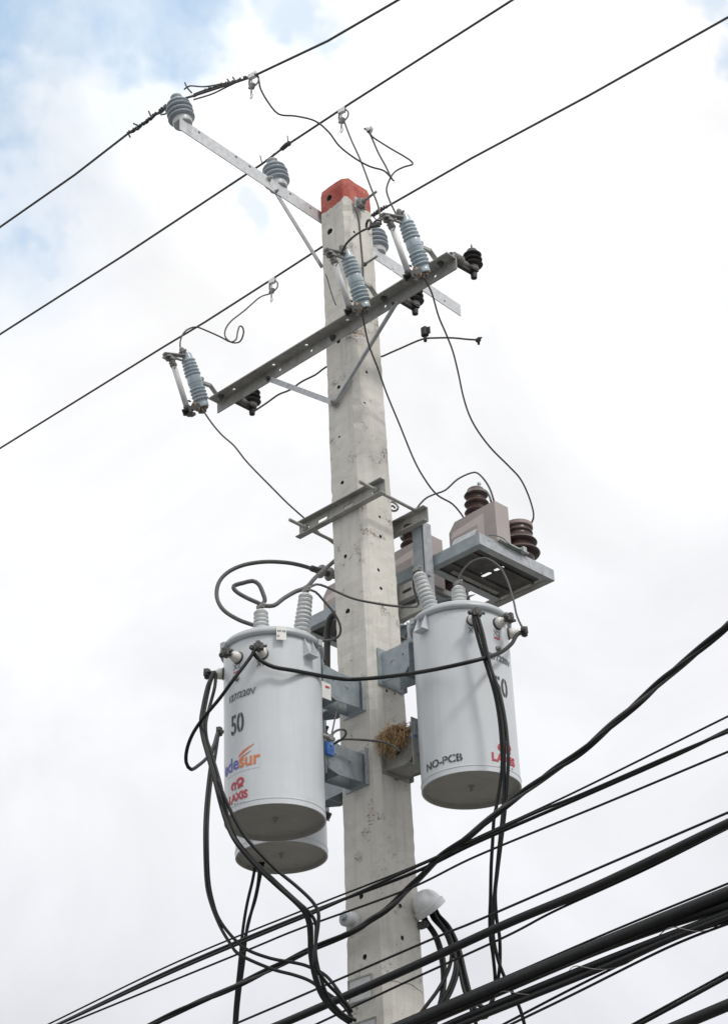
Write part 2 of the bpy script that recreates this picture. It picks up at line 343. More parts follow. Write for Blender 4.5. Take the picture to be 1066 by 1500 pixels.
def concrete():
    m = bpy.data.materials.new('cast_concrete'); m.use_nodes = True; t = m.node_tree; n = t.nodes; l = t.links; b = n['Principled BSDF']
    tc = n.new('ShaderNodeTexCoord'); OB = tc.outputs['Object']
    def noi(s, d=6, r=.6, vec=OB):
        x = n.new('ShaderNodeTexNoise'); x.inputs['Scale'].default_value = s; x.inputs['Detail'].default_value = d; x.inputs['Roughness'].default_value = r; l.new(vec, x.inputs['Vector']); return x.outputs['Fac']
    def mr(v, a, c, lo=0., hi=1.):
        x = n.new('ShaderNodeMapRange'); x.inputs['From Min'].default_value = a; x.inputs['From Max'].default_value = c; x.inputs['To Min'].default_value = lo; x.inputs['To Max'].default_value = hi; l.new(v, x.inputs['Value']); return x.outputs[0]
    def mix(f, a, c):
        x = n.new('ShaderNodeMix'); x.data_type = 'RGBA'; l.new(f, x.inputs['Factor'])
        for i, v in ((6, a), (7, c)):
            if isinstance(v, tuple): x.inputs[i].default_value = v + (1,)
            else: l.new(v, x.inputs[i])
        return x.outputs[2]
    def ma(op, a, c):
        x = n.new('ShaderNodeMath'); x.operation = op
        for i, v in ((0, a), (1, c)):
            if isinstance(v, (int, float)): x.inputs[i].default_value = v
            else: l.new(v, x.inputs[i])
        return x.outputs[0]
    c = mix(mr(noi(3.5, 8), .3, .7), (.60, .58, .53), (.72, .70, .645))
    mp = n.new('ShaderNodeMapping'); mp.inputs['Scale'].default_value = (22, 22, 1.6); l.new(OB, mp.inputs['Vector'])
    c = mix(mr(noi(1, 6, .6, mp.outputs[0]), .52, .70, 0, .42), c, (.42, .415, .39))       # runs of dirt
    c = mix(mr(noi(1.3, 5, .6), .50, .68, 0, .35), c, (.40, .39, .365))
    c = mix(mr(noi(11, 8, .7), .54, .72, 0, .28), c, (.36, .35, .33))
    # dark rough blotches
    bl = ma('MULTIPLY', mr(noi(6, 4), .585, .65), mr(noi(70, 5, .75), .50, .57))
    c = mix(ma('MULTIPLY', bl, .85), c, (.13, .125, .12))
    bl2 = ma('MULTIPLY', mr(noi(2.2, 3), .53, .66), mr(noi(38, 6, .8), .55, .63))
    c = mix(ma('MULTIPLY', bl2, .6), c, (.24, .24, .235))
    vo = n.new('ShaderNodeTexVoronoi'); vo.inputs['Scale'].default_value = 34; l.new(OB, vo.inputs['Vector'])
    pits = ma('MULTIPLY', mr(vo.outputs['Distance'], .10, .05), mr(noi(5, 2), .40, .52))
    c = mix(ma('MULTIPLY', pits, .8), c, (.12, .115, .11))
    vo2 = n.new('ShaderNodeTexVoronoi'); vo2.inputs['Scale'].default_value = 90; l.new(OB, vo2.inputs['Vector'])
    pits2 = ma('MULTIPLY', mr(vo2.outputs['Distance'], .12, .06), mr(noi(9, 2), .52, .6))
    c = mix(ma('MULTIPLY', pits2, .55), c, (.2, .19, .18))
    c = mix(mr(noi(6, 2), .68, .73, 0, .3), c, (.50, .33, .22))                           # rust blush
    # red painted cap, ragged lower edge with a bare tongue on the near corner
    sx = n.new('ShaderNodeSeparateXYZ'); l.new(OB, sx.inputs[0])
    d = ma('ADD', ma('ABSOLUTE', ma('SUBTRACT', sx.outputs[0], .10), 0), ma('ABSOLUTE', ma('ADD', sx.outputs[1], .145), 0))
    tongue = mr(d, .012, .055, .045, 0.)
    edge = ma('ADD', ma('ADD', 8.575, tongue), mr(noi(14, 4), .3, .7, -.012, .022))
    red = mr(ma('SUBTRACT', sx.outputs[2], edge), 0, .006)
    rc = mix(mr(noi(8, 8, .7), .35, .68), (.38, .075, .06), (.52, .17, .135))
    rc = mix(mr(noi(16, 6, .7, mp.outputs[0]), .55, .68, 0, .6), rc, (.56, .42, .38))
    rc = mix(ma('MULTIPLY', pits, .7), rc, (.15, .08, .07))
    c = mix(ma('MULTIPLY', red, mr(noi(60, 5, .7), .70, .62)), c, rc)
    l.new(c, b.inputs['Base Color']); b.inputs['Roughness'].default_value = .88; b.inputs['Specular IOR Level'].default_value = .25
    bp = n.new('ShaderNodeBump'); bp.inputs['Strength'].default_value = .5; bp.inputs['Distance'].default_value = .004
    h = ma('SUBTRACT', ma('MULTIPLY', noi(26, 8, .65), 1.0), ma('MULTIPLY', ma('ADD', pits, bl), .8)); l.new(h, bp.inputs['Height']); l.new(bp.outputs[0], b.inputs['Normal'])
    return m
M['concrete'] = concrete()
ptemp = bpy.data.objects.new('pole_tmp', pole_mesh()); col.objects.link(ptemp)
# through-bolt holes: real recesses. px positions on the left (a) and right (b) faces
holesL = [(482, 290, .021), (483, 339, .021), (496, 500, .013), (496, 567, .012), (497, 640, .007), (501, 707, .012), (506, 815, .011), (509, 895, .015), (516, 1043, .013), (529, 1313, .014), (534, 1402, .014)]
holesR = [(556, 757, .009), (557, 786, .010), (554, 835, .009), (558, 862, .010), (534, 590, .0075), (537, 545, .009), (566, 1012, .008), (578, 1016, .006), (586, 1327, .011), (589, 1374, .011), (519, 340, .009), (583, 1288, .006)]
hc = MB()
for x, y, r in holesL:
    p = fa(x, y, -.142); l = hw(p.z); p = fa(x, y, -l + lean(p.z).y); hc.lathe((p.x, p.y - .02, p.z), (0, 1, 0), [(r * 1.25, 0), (r * 1.15, .022), (r, .035), (r * .95, .05)], 12, False)
for x, y, r in holesR:
    p = fb(x, y, .142); l = hw(p.z); p = fb(x, y, l + lean(p.z).x); hc.lathe((p.x + .02, p.y, p.z), (-1, 0, 0), [(r * 1.25, 0), (r * 1.15, .022), (r, .035), (r * .95, .05)], 12, False)
hc.v = [v + Vector([random.uniform(-.0022, .0022) for _ in range(3)]) for v in hc.v]
ctmp = bpy.data.objects.new('hole_tmp', hc.mesh('hole_tmp', M['hole'], Vector((0, 0, 0)))); col.objects.link(ctmp)
ptemp.data.materials.append(M['concrete'])
bo = ptemp.modifiers.new('b', 'BOOLEAN'); bo.object = ctmp; bo.operation = 'DIFFERENCE'; bo.solver = 'EXACT'; bo.material_mode = 'TRANSFER'
dg = bpy.context.evaluated_depsgraph_get()
pme = bpy.data.meshes.new_from_object(ptemp.evaluated_get(dg), depsgraph=dg)
bpy.data.objects.remove(ptemp); bpy.data.objects.remove(ctmp)
pole = thing('utility_pole', 'tall square concrete pole with red painted top carrying all the electrical gear', 'utility pole', (0, 0, -1.6))
pme.name = 'pole_shaft'
pole.location = W @ Vector((0, 0, 0)); pole['_x'] = [0, 0, 0]
po = bpy.data.objects.new('pole_shaft', pme); col.objects.link(po); po.parent = pole

def pole_print():
    vs, fs = text_mesh('ls', .055, .002); p = fb(580, 1143, hw(4.45)); mb = MB(); mb.add([(hw(4.45) + lean(4.45).x + .003, p.y + v[0] * .8, p.z + v[1]) for v in vs], fs); part('faded_stencil', mb, 'inkgrey', pole)
    q = [fb(x, y, hw(3.3) + .0008) for x, y in [(571, 1437), (580, 1437), (590, 1441), (600, 1441), (609, 1447), (616, 1452), (619, 1456)]]; part('hairline_crack', MB().tube(spline(q), .0011, 4), 'hole', pole)
def bolt(mb, p, ax, r=.011, head=.012, nut=True):
    p = Vector(p); ax = Vector(ax).normalized(); mb.lathe(p, ax, [(r * 2.1, 0), (r * 2.1, .003)], 14, False)
    mb.lathe(p + ax * .003, ax, [(r * 1.55, 0), (r * 1.55, head)], 6, False); mb.rod(p + ax * .003, p + ax * (head + .018), r * .75, 8)

# ------------------------------------------------------------------ top arm with pin insulators
t0 = fb(264, 189.5, -.155); t1 = fb(675, 463, -.155)
arm = thing('insulator_crossarm', 'long bright galvanised angle arm crossing behind the red pole top', 'crossarm', t0)
def angle(mb, p0, p1, leg, fl, t, side, up=(0, 0, 1), flange_top=True):
    """L profile: leg of height `leg` rising from the p0-p1 line, flange of width fl towards side at the top or foot"""
    if flange_top: poly = [(0, 0), (0, leg), (fl, leg), (fl, leg - t), (t, leg - t), (t, 0)]
    else: poly = [(0, 0), (0, leg), (t, leg), (t, t), (fl, t), (fl, 0)]
    return mb.prism(p0, p1, poly, side, up)
def slots(mesh_owner, name, spots, normal, rx, rz, m='hole'):
    pass
def cut(mb, name, matn, root, holes, label=None):
    """part with real holes: holes = list of (centre, axis, radius_or_(len,r,dir))"""
    top = root; org = Vector(top['_x'])
    h = MB()
    for c, ax, r in holes:
        c = Vector(c); ax = Vector(ax)
        if isinstance(r, tuple):
            ln, rr, dr = r; dr = Vector(dr).normalized(); w = ax.normalized().cross(dr); pts = []
            for s_ in (1, -1):
                for k in range(7):
                    an = -math.pi / 2 + math.pi * k / 6
                    pts.append(dr * (s_ * (ln / 2 + rr * math.cos(an))) + w * (s_ * rr * math.sin(an)))
            n = len(pts); vs = [c + e * ax.normalized() * .06 + p for e in (-1, 1) for p in pts]
            h.add(vs, [tuple(range(n - 1, -1, -1)), tuple(range(n, 2 * n))] + [(i, (i + 1) % n, n + (i + 1) % n, n + i) for i in range(n)])
        else: h.lathe(c - ax.normalized() * .06, ax, [(r, 0), (r, .12)], 12, False)
    a = bpy.data.objects.new('t1', mb.mesh(name, M[matn], org)); b_ = bpy.data.objects.new('t2', h.mesh('t2', M[matn], org)); col.objects.link(a); col.objects.link(b_)
    md = a.modifiers.new('b', 'BOOLEAN'); md.object = b_; md.solver = 'EXACT'; dg = bpy.context.evaluated_depsgraph_get()
    me = bpy.data.meshes.new_from_object(a.evaluated_get(dg), depsgraph=dg); bpy.data.objects.remove(a); bpy.data.objects.remove(b_)
    me.name = name; o = bpy.data.objects.new(name, me); col.objects.link(o); o.parent = root; return tag(o, label)
hh = []
for x, y in [(292, 194), (346, 230), (366, 244), (394, 262), (425, 284), (455, 305), (651, 441), (575, 395)]:
    hh.append((fb(x, y, -.155), (1, 0, 0), .010))
angp = angle(MB(), t0, t1, .098, .07, .006, (-1, 0, 0))
cut(angp, 'angle_bar', 'galvlight', arm, hh)
bb = MB(); bolt(bb, fb(394, 262, -.1545), (1, 0, 0), .009); part('bolt', bb, 'galvold', arm); bb = MB()
p = fb(472, 318, -.155); bolt(bb, (p.x, -.02, p.z), (1, 0, 0)); part('bolt', bb, 'galvold', arm)
# diagonal strut under the arm
s0 = fb(401, 277, -.163); s1 = fb(472, 392, -.163)
st = thing('steel_strut', 'thin flat diagonal strut from under the long top arm down to the pole', 'steel strut', s0)
dv = (s1 - s0).normalized(); sd_ = Vector((1, 0, 0)).cross(dv).normalized()
part('flat_bar', MB().prism(s0, s1, [(-.017, -.003), (.017, -.003), (.017, .003), (-.017, .003)], sd_, (1, 0, 0)), 'galv', st)
bb = MB(); bolt(bb, s0 + dv * .02 + Vector((.003, 0, 0)), (1, 0, 0), .008); part('bolt', bb, 'galvold', st)

def pin_insulator(label, base, tilt, src=None):
    r = thing('pin_insulator', label, 'insulator', base, 'pin insulators on the long top arm')
    X = Matrix.Rotation(tilt[0], 4, 'X') @ Matrix.Rotation(tilt[1], 4, 'Y')
    prof = [(.052, 0), (.060, .004), (.064, .028), (.062, .046)]
    mb = MB(); mb.X = X; mb.lathe((0, 0, .0), (0, 0, 1), prof + [(.05, .056)], 28); part('pale_skirt', mb, 'porcpale', r, local=True)
    pr = [(.050, .046)]
    z = .048
    for i in range(4):
        Rr = .087 if i in (0, 1, 2) else .078
        pr += [(Rr - .012, z + .002), (Rr - .002, z + .006), (Rr, z + .013), (Rr - .006, z + .022), (Rr - .022, z + .031), (.058, z + .036)]; z += .037
    pr += [(.046, z + .006), (.034, z + .014), (.032, z + .026), (.037, z + .034), (.038, z + .044), (.032, z + .052), (.012, z + .055)]
    mb = MB(); mb.X = X; mb.lathe((0, 0, 0), (0, 0, 1), pr, 32); part('porcelain_sheds', mb, 'porcdark', r, local=True)
    # light glaze lips on each shed edge
    mb = MB(); mb.X = X; z = .048
    mb.rod((0, 0, 0), (0, 0, -.045), .012); mb.lathe((0, 0, -.03), (0, 0, 1), [(.02, 0), (.02, .014)], 6, False); part('mounting_pin', mb, 'galvold', r, local=True)
    return r
i1 = fb(268, 177, -.20); i2 = fb(407, 267, -.20); i3 = fb(551, 363, -.20)
i1.x = i2.x = i3.x = -.195
for q in (i1, i2, i3):
    tt = (q.y - t0.y) / (t1.y - t0.y); q.z = t0.z + (t1.z - t0.z) * tt + .099
pin_insulator('ribbed blue grey insulator on the far left tip of the top arm', i1, (R(8), R(-8)))
pin_insulator('ribbed blue grey insulator midway along the top arm, left of the pole', i2, (R(6), R(-7)))
pin_insulator('ribbed blue grey insulator half hidden behind the right edge of the pole top', i3, (R(2), R(-3)))

# ------------------------------------------------------------------ overhead line conductors
G1 = 'bare high voltage conductors at the top'
def conductor(label, pts, r=.0085):
    q = path(pts, 'a'); q.insert(0, q[0] + (q[0] - q[1]).normalized() * 25); q.append(q[-1] + (q[-1] - q[-2]).normalized() * 25)
    mb = MB()
    # seven-strand look: three helical outer ridges over the core
    mb.tube(q, r * .9, 8)
    return single('overhead_wire', mb, 'wire', label, 'overhead wire', q[1], G1)
conductor('highest bare overhead wire, tied at the leftmost insulator', [(0, 333, -1.3), (110, 256), (190, 194), (243, 158), (264, 146), (285, 140), (368, 113), (480, 60), (583, 0, -1.3)])
conductor('middle bare overhead wire, tied at the insulator left of the pole', [(0, 490, -.49), (180, 375), (384, 240), (400, 228), (418, 214), (515, 150), (750, 0, -.49)])
conductor('lowest bare overhead wire passing behind the pole below its red top', [(0, 657, .43), (240, 508), (300, 472), (400, 408), (468, 364), (540, 318), (690, 232), (860, 141), (1066, 25, .43)])
# preformed ties: thin wires wound round the conductors
def tie(label, pts, a, turns, R1=.017, r=.0042, extra=()):
    q = spline(path([(x, y, a) for x, y in pts], 'a'), .01); n = len(q)
    root = thing('tie_wire', label, 'tie wire', q[0], 'tie wires on the overhead wires')
    for ph in (0, 2.1):
        o = []
        m = n * 6
        for k in range(m):
            t = k / (m - 1) * (n - 1); i = min(int(t), n - 2); p = q[i].lerp(q[i + 1], t - i); d = (q[i + 1] - q[i]).normalized()
            u = d.orthogonal().normalized(); w = d.cross(u); an = turns * 2 * math.pi * k / m + ph; rr = R1 * (1 + .2 * math.sin(k * .07 + ph * 2))
            o.append(p + (u * math.cos(an) + w * math.sin(an)) * rr)
        part('wire_strand', MB().tube(o, r, 5), 'wire', root)
    for e in extra:
        part('wire_strand', MB().tube(spline(path([(x, y, a) for x, y in e], 'a')), r, 5), 'wire', root)
    return root
tie('rough twisted tie wire left of the leftmost insulator', [(188, 195), (205, 185), (222, 172), (236, 161), (244, 155)], -1.3, 6, .009, .0060, [[(188, 195), (191, 201)], [(222, 172), (218, 163)], [(205, 185), (196, 181)], [(236, 168), (244, 166), (240, 155)], [(222, 170), (238, 164), (246, 152)]])
tie('rough twisted tie wire right of the leftmost insulator', [(300, 133), (320, 125), (345, 119), (366, 111)], -1.3, 8, .0085, .0055, [[(270, 131), (278, 126), (300, 127), (330, 122)], [(284, 138), (300, 132), (318, 127)], [(281, 136), (274, 128), (271, 121)], [(333, 116), (336, 120)], [(341, 113), (345, 119)], [(284, 146), (310, 138), (333, 127), (352, 118)], [(284, 142), (305, 131), (325, 124), (350, 117)]])
tie('short twisted tie wire beside the insulator left of the pole', [(412, 219), (420, 212), (424, 210)], -.49, 6, .012, .004, [[(422, 211), (421, 199)], [(400, 226), (410, 221), (414, 216)], [(384, 240), (381, 228)]])
tie('short twisted tie wire above the half hidden insulator', [(545, 316), (556, 308), (566, 302)], .43, 6, .012, .004, [[(546, 317), (552, 322), (556, 318)]])

# ------------------------------------------------------------------ main cross-arm
AY = -.148
c0 = fa(319.6, 606, AY); c1 = fa(669.5, 394, AY); zb = (c0.z + c1.z) / 2; c0.z = c1.z = zb
xarm = thing('crossarm', 'weathered steel angle crossarm bolted across the front of the pole', 'crossarm', c0)
hs = []
for x, y in [(343, 569), (401, 533), (449, 504), (509, 467)]:
    hs.append((fz(x, y, zb + .085), (0, 0, 1), .011))
for x, y in [(345, 583), (411, 542), (457, 514), (638, 405), (565, 449)]: hs.append((fa(x, y, AY), (0, 1, 0), .011))
cut(angle(MB(), c0, c1, .085, .088, .008, (0, -1, 0)), 'angle_bar', 'galvold', xarm, hs)
for x, y in [(324, 580), (562, 436), (645, 385)]:
    bb = MB(); p = fz(x, y, zb + .076); bolt(bb, p, (0, 0, -1), .010); part('bolt', bb, 'iron', xarm)
for x, y in [(488, 495)]:
    bb = MB(); bolt(bb, fa(x, y, AY - .009), (0, -1, 0), .011)
part('bolt', bb, 'iron', xarm)
# V brace
VY = -.166
pv = fa(491, 591, VY)
for lab, q in (('short flat galvanised brace from the left half of the crossarm to the pole', fa(394, 555, VY)), ('angled galvanised brace from the right half of the crossarm down to the pole', fa(580, 447, VY))):
    br = thing('crossarm_brace', lab, 'brace', pv, 'braces under the crossarm')
    e = Vector((0, -.007 if 'right' in lab else 0, 0)); d = (pv - q).normalized(); s_ = Vector((0, 1, 0)).cross(d)
    mb = MB().prism(q + e - d * .02, pv + e + d * .025, [(-.018, -.003), (.018, -.003), (.018, .003), (-.018, .003)], s_, (0, 1, 0))
    if 'right' in lab: mb.prism(q + e - d * .02 + Vector((0, -.003, 0)), pv + e - d * .02 + Vector((0, -.003, 0)), [(-.018, -.018), (-.013, -.018), (-.013, 0), (-.018, 0)], s_, (0, 1, 0))
    part('flat_bar', mb, 'galv', br)
    bb = MB(); bolt(bb, (q + e) + Vector((0, -.004, 0)), (0, -1, 0), .009)
    if 'right' in lab: part('bolt', bb, 'iron', br); bb = MB(); bolt(bb, pv + e + Vector((0, -.004, 0)), (0, -1, 0), .012)
    part('bolt', bb, 'iron' if 'right' not in lab else 'galvold', br)
# through bolt ends seen on the right face
bb = MB(); q = fb(525, 300, hw(8.5) + .0); 
tb = thing('anchor_bolt', 'dark clamp and threaded bolt sticking out of the red painted pole top', 'bolt', q)
bb.box(q + Vector((.006, 0, 0)), (.008, .085, .085)); part('washer_plate', bb, 'galv', tb)
bb = MB(); bb.box(q + Vector((.028, -.004, -.006)), (.034, .05, .055)); bb.lathe(q + Vector((.012, 0, 0)), (1, 0, 0), [(.03, 0), (.034, .018), (.02, .04)], 12, False)
bb.box(q + Vector((.03, .02, -.03)), (.02, .02, .03)); part('clamp', bb, 'ironlight', tb)
bb = MB(); bb.rod(q, q + Vector((.165, 0, .012)), .009); bb.lathe(q + Vector((.04, 0, .002)), (1, 0, 0), [(.017, 0), (.017, .022)], 6, False); part('threaded_rod', bb, 'ironlight', tb)
q = fb(533, 388, hw(7.9))
tb = thing('anchor_bolt', 'small bolt end on the right pole face behind the middle fuse cutout', 'bolt', q)
bb = MB(); bb.rod(q, q + Vector((.12, 0, .004)), .008); part('threaded_rod', bb, 'ironlight', tb)
bb = MB(); bb.lathe(q, (1, 0, 0), [(.016, 0), (.016, .014)], 6, False); part('nut', bb, 'iron', tb)

# ------------------------------------------------------------------ fuse cutouts
def make_cutout(label, at):
    TH = R(23); r = thing('fuse_cutout', label, 'fuse cutout', at, 'fuse cutouts on the crossarm', rotx=TH)
    inv = Matrix.Rotation(-TH, 4, 'X')
    pr = [(.030, -.185), (.040, -.18), (.042, -.135)]; z = -.135
    for i in range(4):
        pr += [(.042, z), (.052, z + .004), (.0545, z + .009), (.051, z + .014), (.042, z + .019)]; z += .0245
    pr += [(.044, z), (.047, z + .008), (.048, z + .075), (.044, z + .082)]; z += .082
    for i in range(5):
        Rr = .0545 - .0015 * i
        pr += [(.041, z), (Rr - .002, z + .004), (Rr, z + .009), (Rr - .003, z + .014), (.041, z + .019)]; z += .0245
    pr += [(.037, z), (.035, z + .028), (.028, z + .042), (.01, z + .047)]
    topz = z + .047
    part('porcelain_insulator', MB().lathe((0, 0, 0), (0, 0, 1), pr, 30), 'porcblue', r, local=True)
    part('bottom_cap', MB().lathe((0, 0, -.192), (0, 0, 1), [(.032, 0), (.034, .004), (.034, .012)], 24), 'rust', r, local=True)
    # top hood: folded plate reaching out over the tube
    mb = MB(); zt = topz - .03
    mb.prism((-.022, -.205, zt + .010), (-.022, -.03, zt + .002), [(0, 0), (.044, 0), (.044, .007), (.03, .014), (.014, .014), (0, .007)], (1, 0, 0), (0, 0, 1))
    mb.box((0, -.19, zt - .004), (.05, .04, .012)); mb.box((0, -.10, zt - .018), (.014, .12, .010), Matrix.Rotation(R(-12), 3, 'X'))
    hood = part('contact_hood', mb, 'ironlight', r, local=True)
    mb = MB(); mb.box((0, -.028, zt + .02), (.030, .04, .04)); mb.rod((-.03, -.03, zt + .034), (.035, -.03, zt + .034), .009); mb.lathe((0, -.028, zt + .038), (0, 0, 1), [(.017, 0), (.017, .02), (.008, .03)], 6, False)
    part('terminal_clamp', mb, 'ironlight', r, local=True)
    # tube
    ty = -.155
    mb = MB().tube([(0, ty, -.195), (0, ty, zt - .055)], .0185, 16); part('fuse_tube', mb, 'white', r, local=True)
    mb = MB(); mb.lathe((0, ty, zt - .075), (0, 0, 1), [(.022, 0), (.024, .012), (.020, .03), (.022, .05), (.016, .075)], 14); mb.box((0, ty - .012, zt - .022), (.05, .035, .014))
    mb.torus((.012, ty - .018, zt - .072), (0, 1, .2), .022, .0035, 18); mb.tube([(0, ty, zt - .03), (0, ty - .05, zt - .028), (0, ty - .075, zt - .016)], .005, 6); mb.tube([(-.03, ty, zt - .04), (.05, ty, zt - .036)], .006, 6)
    part('tube_top_casting', mb, 'ironlight', r, local=True)
    mb = MB(); zb_ = -.205
    mb.lathe((0, ty, zb_), (0, 0, 1), [(.02, 0), (.024, .01), (.022, .03)], 14); mb.rod((-.04, ty + .015, zb_ - .008), (.04, ty + .015, zb_ - .008), .010)
    for sx in (-.028, .028):
        mb.box((sx, ty + .045, zb_ + .012), (.007, .10, .028), Matrix.Rotation(R(18), 3, 'X')); mb.box((sx, ty - .006, zb_ - .004), (.008, .03, .045))
    mb.box((0, ty + .02, zb_ - .03), (.035, .05, .02)); mb.torus((0, ty + .035, zb_ + .045), (1, 0, 0), .024, .006, 16, .7); mb.rod((0, ty + .02, zb_), (0, ty + .07, zb_ + .05), .007)
    part('hinge_casting', mb, 'iron', r, local=True)
    mb = MB(); mb.box((0, -.062, -.178), (.03, .055, .045), Matrix.Rotation(R(-25), 3, 'X'), .008); mb.lathe((-.02, -.06, -.172), (1, 0, 0), [(.027, 0), (.027, .012)], 14, False)
    part('lower_contact', mb, 'tan', r, local=True)
    mb = MB(); mb.box((.0, -.018, -.205), (.034, .04, .03)); mb.rod((-.03, -.018, -.205), (.035, -.018, -.205), .010); mb.lathe((0, -.02, -.22), (0, 0, 1), [(.014, 0), (.018, .012)], 6, False)
    part('lower_terminal', mb, 'iron', r, local=True)
    # bracket: band round the middle, bent flat bar to the cross-arm
    mb = MB(); mb.lathe((0, 0, -.012), (0, 0, 1), [(.0475, 0), (.050, .002), (.050, .022), (.0475, .024)], 24)
    part('band', mb, 'porcblue', r, local=True)
    mb = MB(); mb.X = inv
    e = AYL; mb.prism((0, .03, .02), (0, e - .04, .035), [(-.012, -.010), (.012, -.010), (.012, .010), (-.012, .010)], (1, 0, 0), (0, 0, 1))
    mb.prism((0, e - .045, .038), (0, e + .05, AZL), [(-.016, -.004), (.016, -.004), (.016, .004), (-.016, .004)], (1, 0, 0), (0, 0, 1))
    mb.rod((0, .055, .01), (0, .055, .055), .010, 8); mb.lathe((0, .055, .045), (0, 0, 1), [(.018, 0), (.018, .014)], 6, False)
    part('support_bracket', mb, 'galvold', r, local=True)
    return r
CA = -.375
pc = [fa(286, 560, CA), fa(521, 413, CA), fa(607, 361, CA)]
AYL = -.20 - CA; AZL = (zb + .093) - pc[0].z
cut1 = make_cutout('fuse cutout hanging off the far left end of the crossarm', pc[0])
dup(cut1, pc[1], 'fuse cutout in front of the concrete pole, middle of the three', R(2.2))
dup(cut1, pc[2], 'fuse cutout just right of the pole, highest of the three', R(-1.6))

# ------------------------------------------------------------------ surge arresters
def make_arrester(label, at):
    r = thing('surge_arrester', label, 'surge arrester', at, 'surge arresters behind the crossarm')
    pr = [(.030, -.078), (.034, -.07)]; z = -.07
    for i in range(3):
        Rr = (.062, .060, .058)[i]
        pr += [(.036, z), (Rr - .004, z + .004), (Rr, z + .010), (Rr - .010, z + .020), (.038, z + .030)]; z += .037
    pr += [(.036, z), (.030, z + .012), (.014, z + .018)]
    part('black_sheds', MB().lathe((0, 0, 0), (0, 0, 1), pr, 28), 'rubber', r, local=True)
    part('top_terminal', MB().lathe((0, 0, z + .012), (0, 0, 1), [(.013, 0), (.013, .01), (.006, .014), (.005, .04), (.002, .048)], 10), 'rust', r, local=True)
    part('metal_collar', MB().lathe((0, 0, -.105), (0, 0, 1), [(.026, 0), (.033, .004), (.034, .03), (.03, .034)], 20), 'ironlight', r, local=True)
    part('ground_lead_disconnector', MB().lathe((0, 0, -.160), (0, 0, 1), [(.010, -.006), (.019, 0), (.021, .03), (.021, .056)], 16), 'rubber', r, local=True)
    mb = MB(); mb.lathe((-.005, -.20, -.085), (0, 1, 0), [(.018, 0), (.02, .012)] + [x for i in range(5) for x in ((.024, .02 + i * .016), (.038, .023 + i * .016), (.038, .029 + i * .016), (.024, .032 + i * .016))] + [(.022, .11), (.02, .17)], 20)
    part('ribbed_insulating_bracket', mb, 'ironlight', r, local=True)
    mb = MB(); mb.box((-.005, -.09, -.118), (.026, .15, .018)); mb.box((0, -.01, -.11), (.055, .055, .014)); mb.box((-.005, -.2, -.095), (.04, .014, .055))
    part('bracket_foot', mb, 'rubber', r, local=True); return r
SA = .06
pa = [fa(369, 578, SA), fa(606, 430, SA), fa(691.5, 377, SA)]
ar = make_arrester('small black ribbed arrester peeking out below the left part of the crossarm', pa[0])
dup(ar, pa[1], 'small black ribbed arrester tucked behind the crossarm just right of the pole')
dup(ar, pa[2], 'small black ribbed arrester standing clear past the right end of the crossarm', R(-3))

# ------------------------------------------------------------------ channel clamp round the pole
def channel(label, x0, x1, y, z, out_, hgt=.10, fl=.042, t=.006, m='galvold', sl=()):
    r = thing('steel_channel', label, 'steel channel', (x0, y, z), 'steel channels clamped round the pole')
    s_ = out_
    poly = [(0, 0), (fl, 0), (fl, t), (t, t), (t, hgt - t), (fl, hgt - t), (fl, hgt), (0, hgt)]
    mb = MB().prism((x0, y, z), (x1, y, z), poly, (0, s_, 0), (0, 0, 1))
    hs = [((x, y, z + hgt / 2), (0, 1, 0), ((.06, .011, (1, 0, 0)) if w else .009)) for x, w in sl]
    cut(mb, 'channel_bar', m, r, hs); return r
p0 = fa(437, 785, -.175); p1 = fa(563, 715, -.175); zc = 6.225
channel('short steel channel across the front of the pole above the transformers', -.40, .325, -.152, zc, -1, sl=[(-.32, 0), (-.20, 1), (.02, 1), (.22, 0)])
channel('steel channel behind the pole level with the front channel', -.36, .335, .205, 6.17, -1, sl=[(.17, 1), (.0, 0)])
channel('lower steel channel behind the pole beside the right transformer bushing', -.36, .335, .158, 5.70, 1, sl=[(.17, 1)])
channel('second lower steel channel behind the pole just beneath its twin', -.36, .335, .158, 5.58, 1, hgt=.06, sl=[])
for lab, x in (('long threaded rod joining the channels at their right end', .255), ('long threaded rod joining the channels at their left end', -.34)):
    rr = thing('threaded_rod', lab, 'threaded rod', (x, -.25, zc + .05), 'threaded rods clamping the channels')
    part('rod', MB().rod((x, -.30, zc + .055), (x, .26, zc + .045), .0105, 10), 'galvold', rr)
    for y in (-.178, .186): part('nut', MB().lathe((x, y, zc + .05), (0, 1, 0), [(.021, 0), (.021, .018)], 6, False), 'galvold', rr)
cable('coil of thick wire hooked behind the right edge of the pole', .007, [(568, 733, .2), (578, 737), (583, 743), (580, 748), (574, 748), (570, 744), (575, 741), (578, 744, .2)], 'ironlight', 'a')

# ------------------------------------------------------------------ metering platform behind the pole
FA, FB_, BA, LB = .30, .636, .99, -.88; ZB = 5.925; BH = .075
pf = thing('equipment_platform', 'galvanised steel platform behind the pole carrying three pinkish measuring transformers', 'platform', (FA, 0, ZB))
pf['_x'] = [0, 0, 0]; pf.location = W @ Vector((0, 0, 0))
pf.location = W @ Vector((0, FA, ZB)); pf['_x'] = [0, FA, ZB]
def beam(p0, p1, side, h=BH, fl=.05): return angle(MB(), p0, p1, h, fl, .006, side, flange_top=False)
part('front_beam', beam((LB, FA, ZB), (FB_, FA, ZB), (0, 1, 0)), 'galvblue', pf)
part('back_beam', beam((LB, BA, ZB), (FB_, BA, ZB), (0, -1, 0)), 'galvold', pf)
part('end_beam', beam((FB_ + .001, FA + .002, ZB + .001), (FB_ + .001, BA - .002, ZB + .001), (-1, 0, 0)), 'galv', pf)
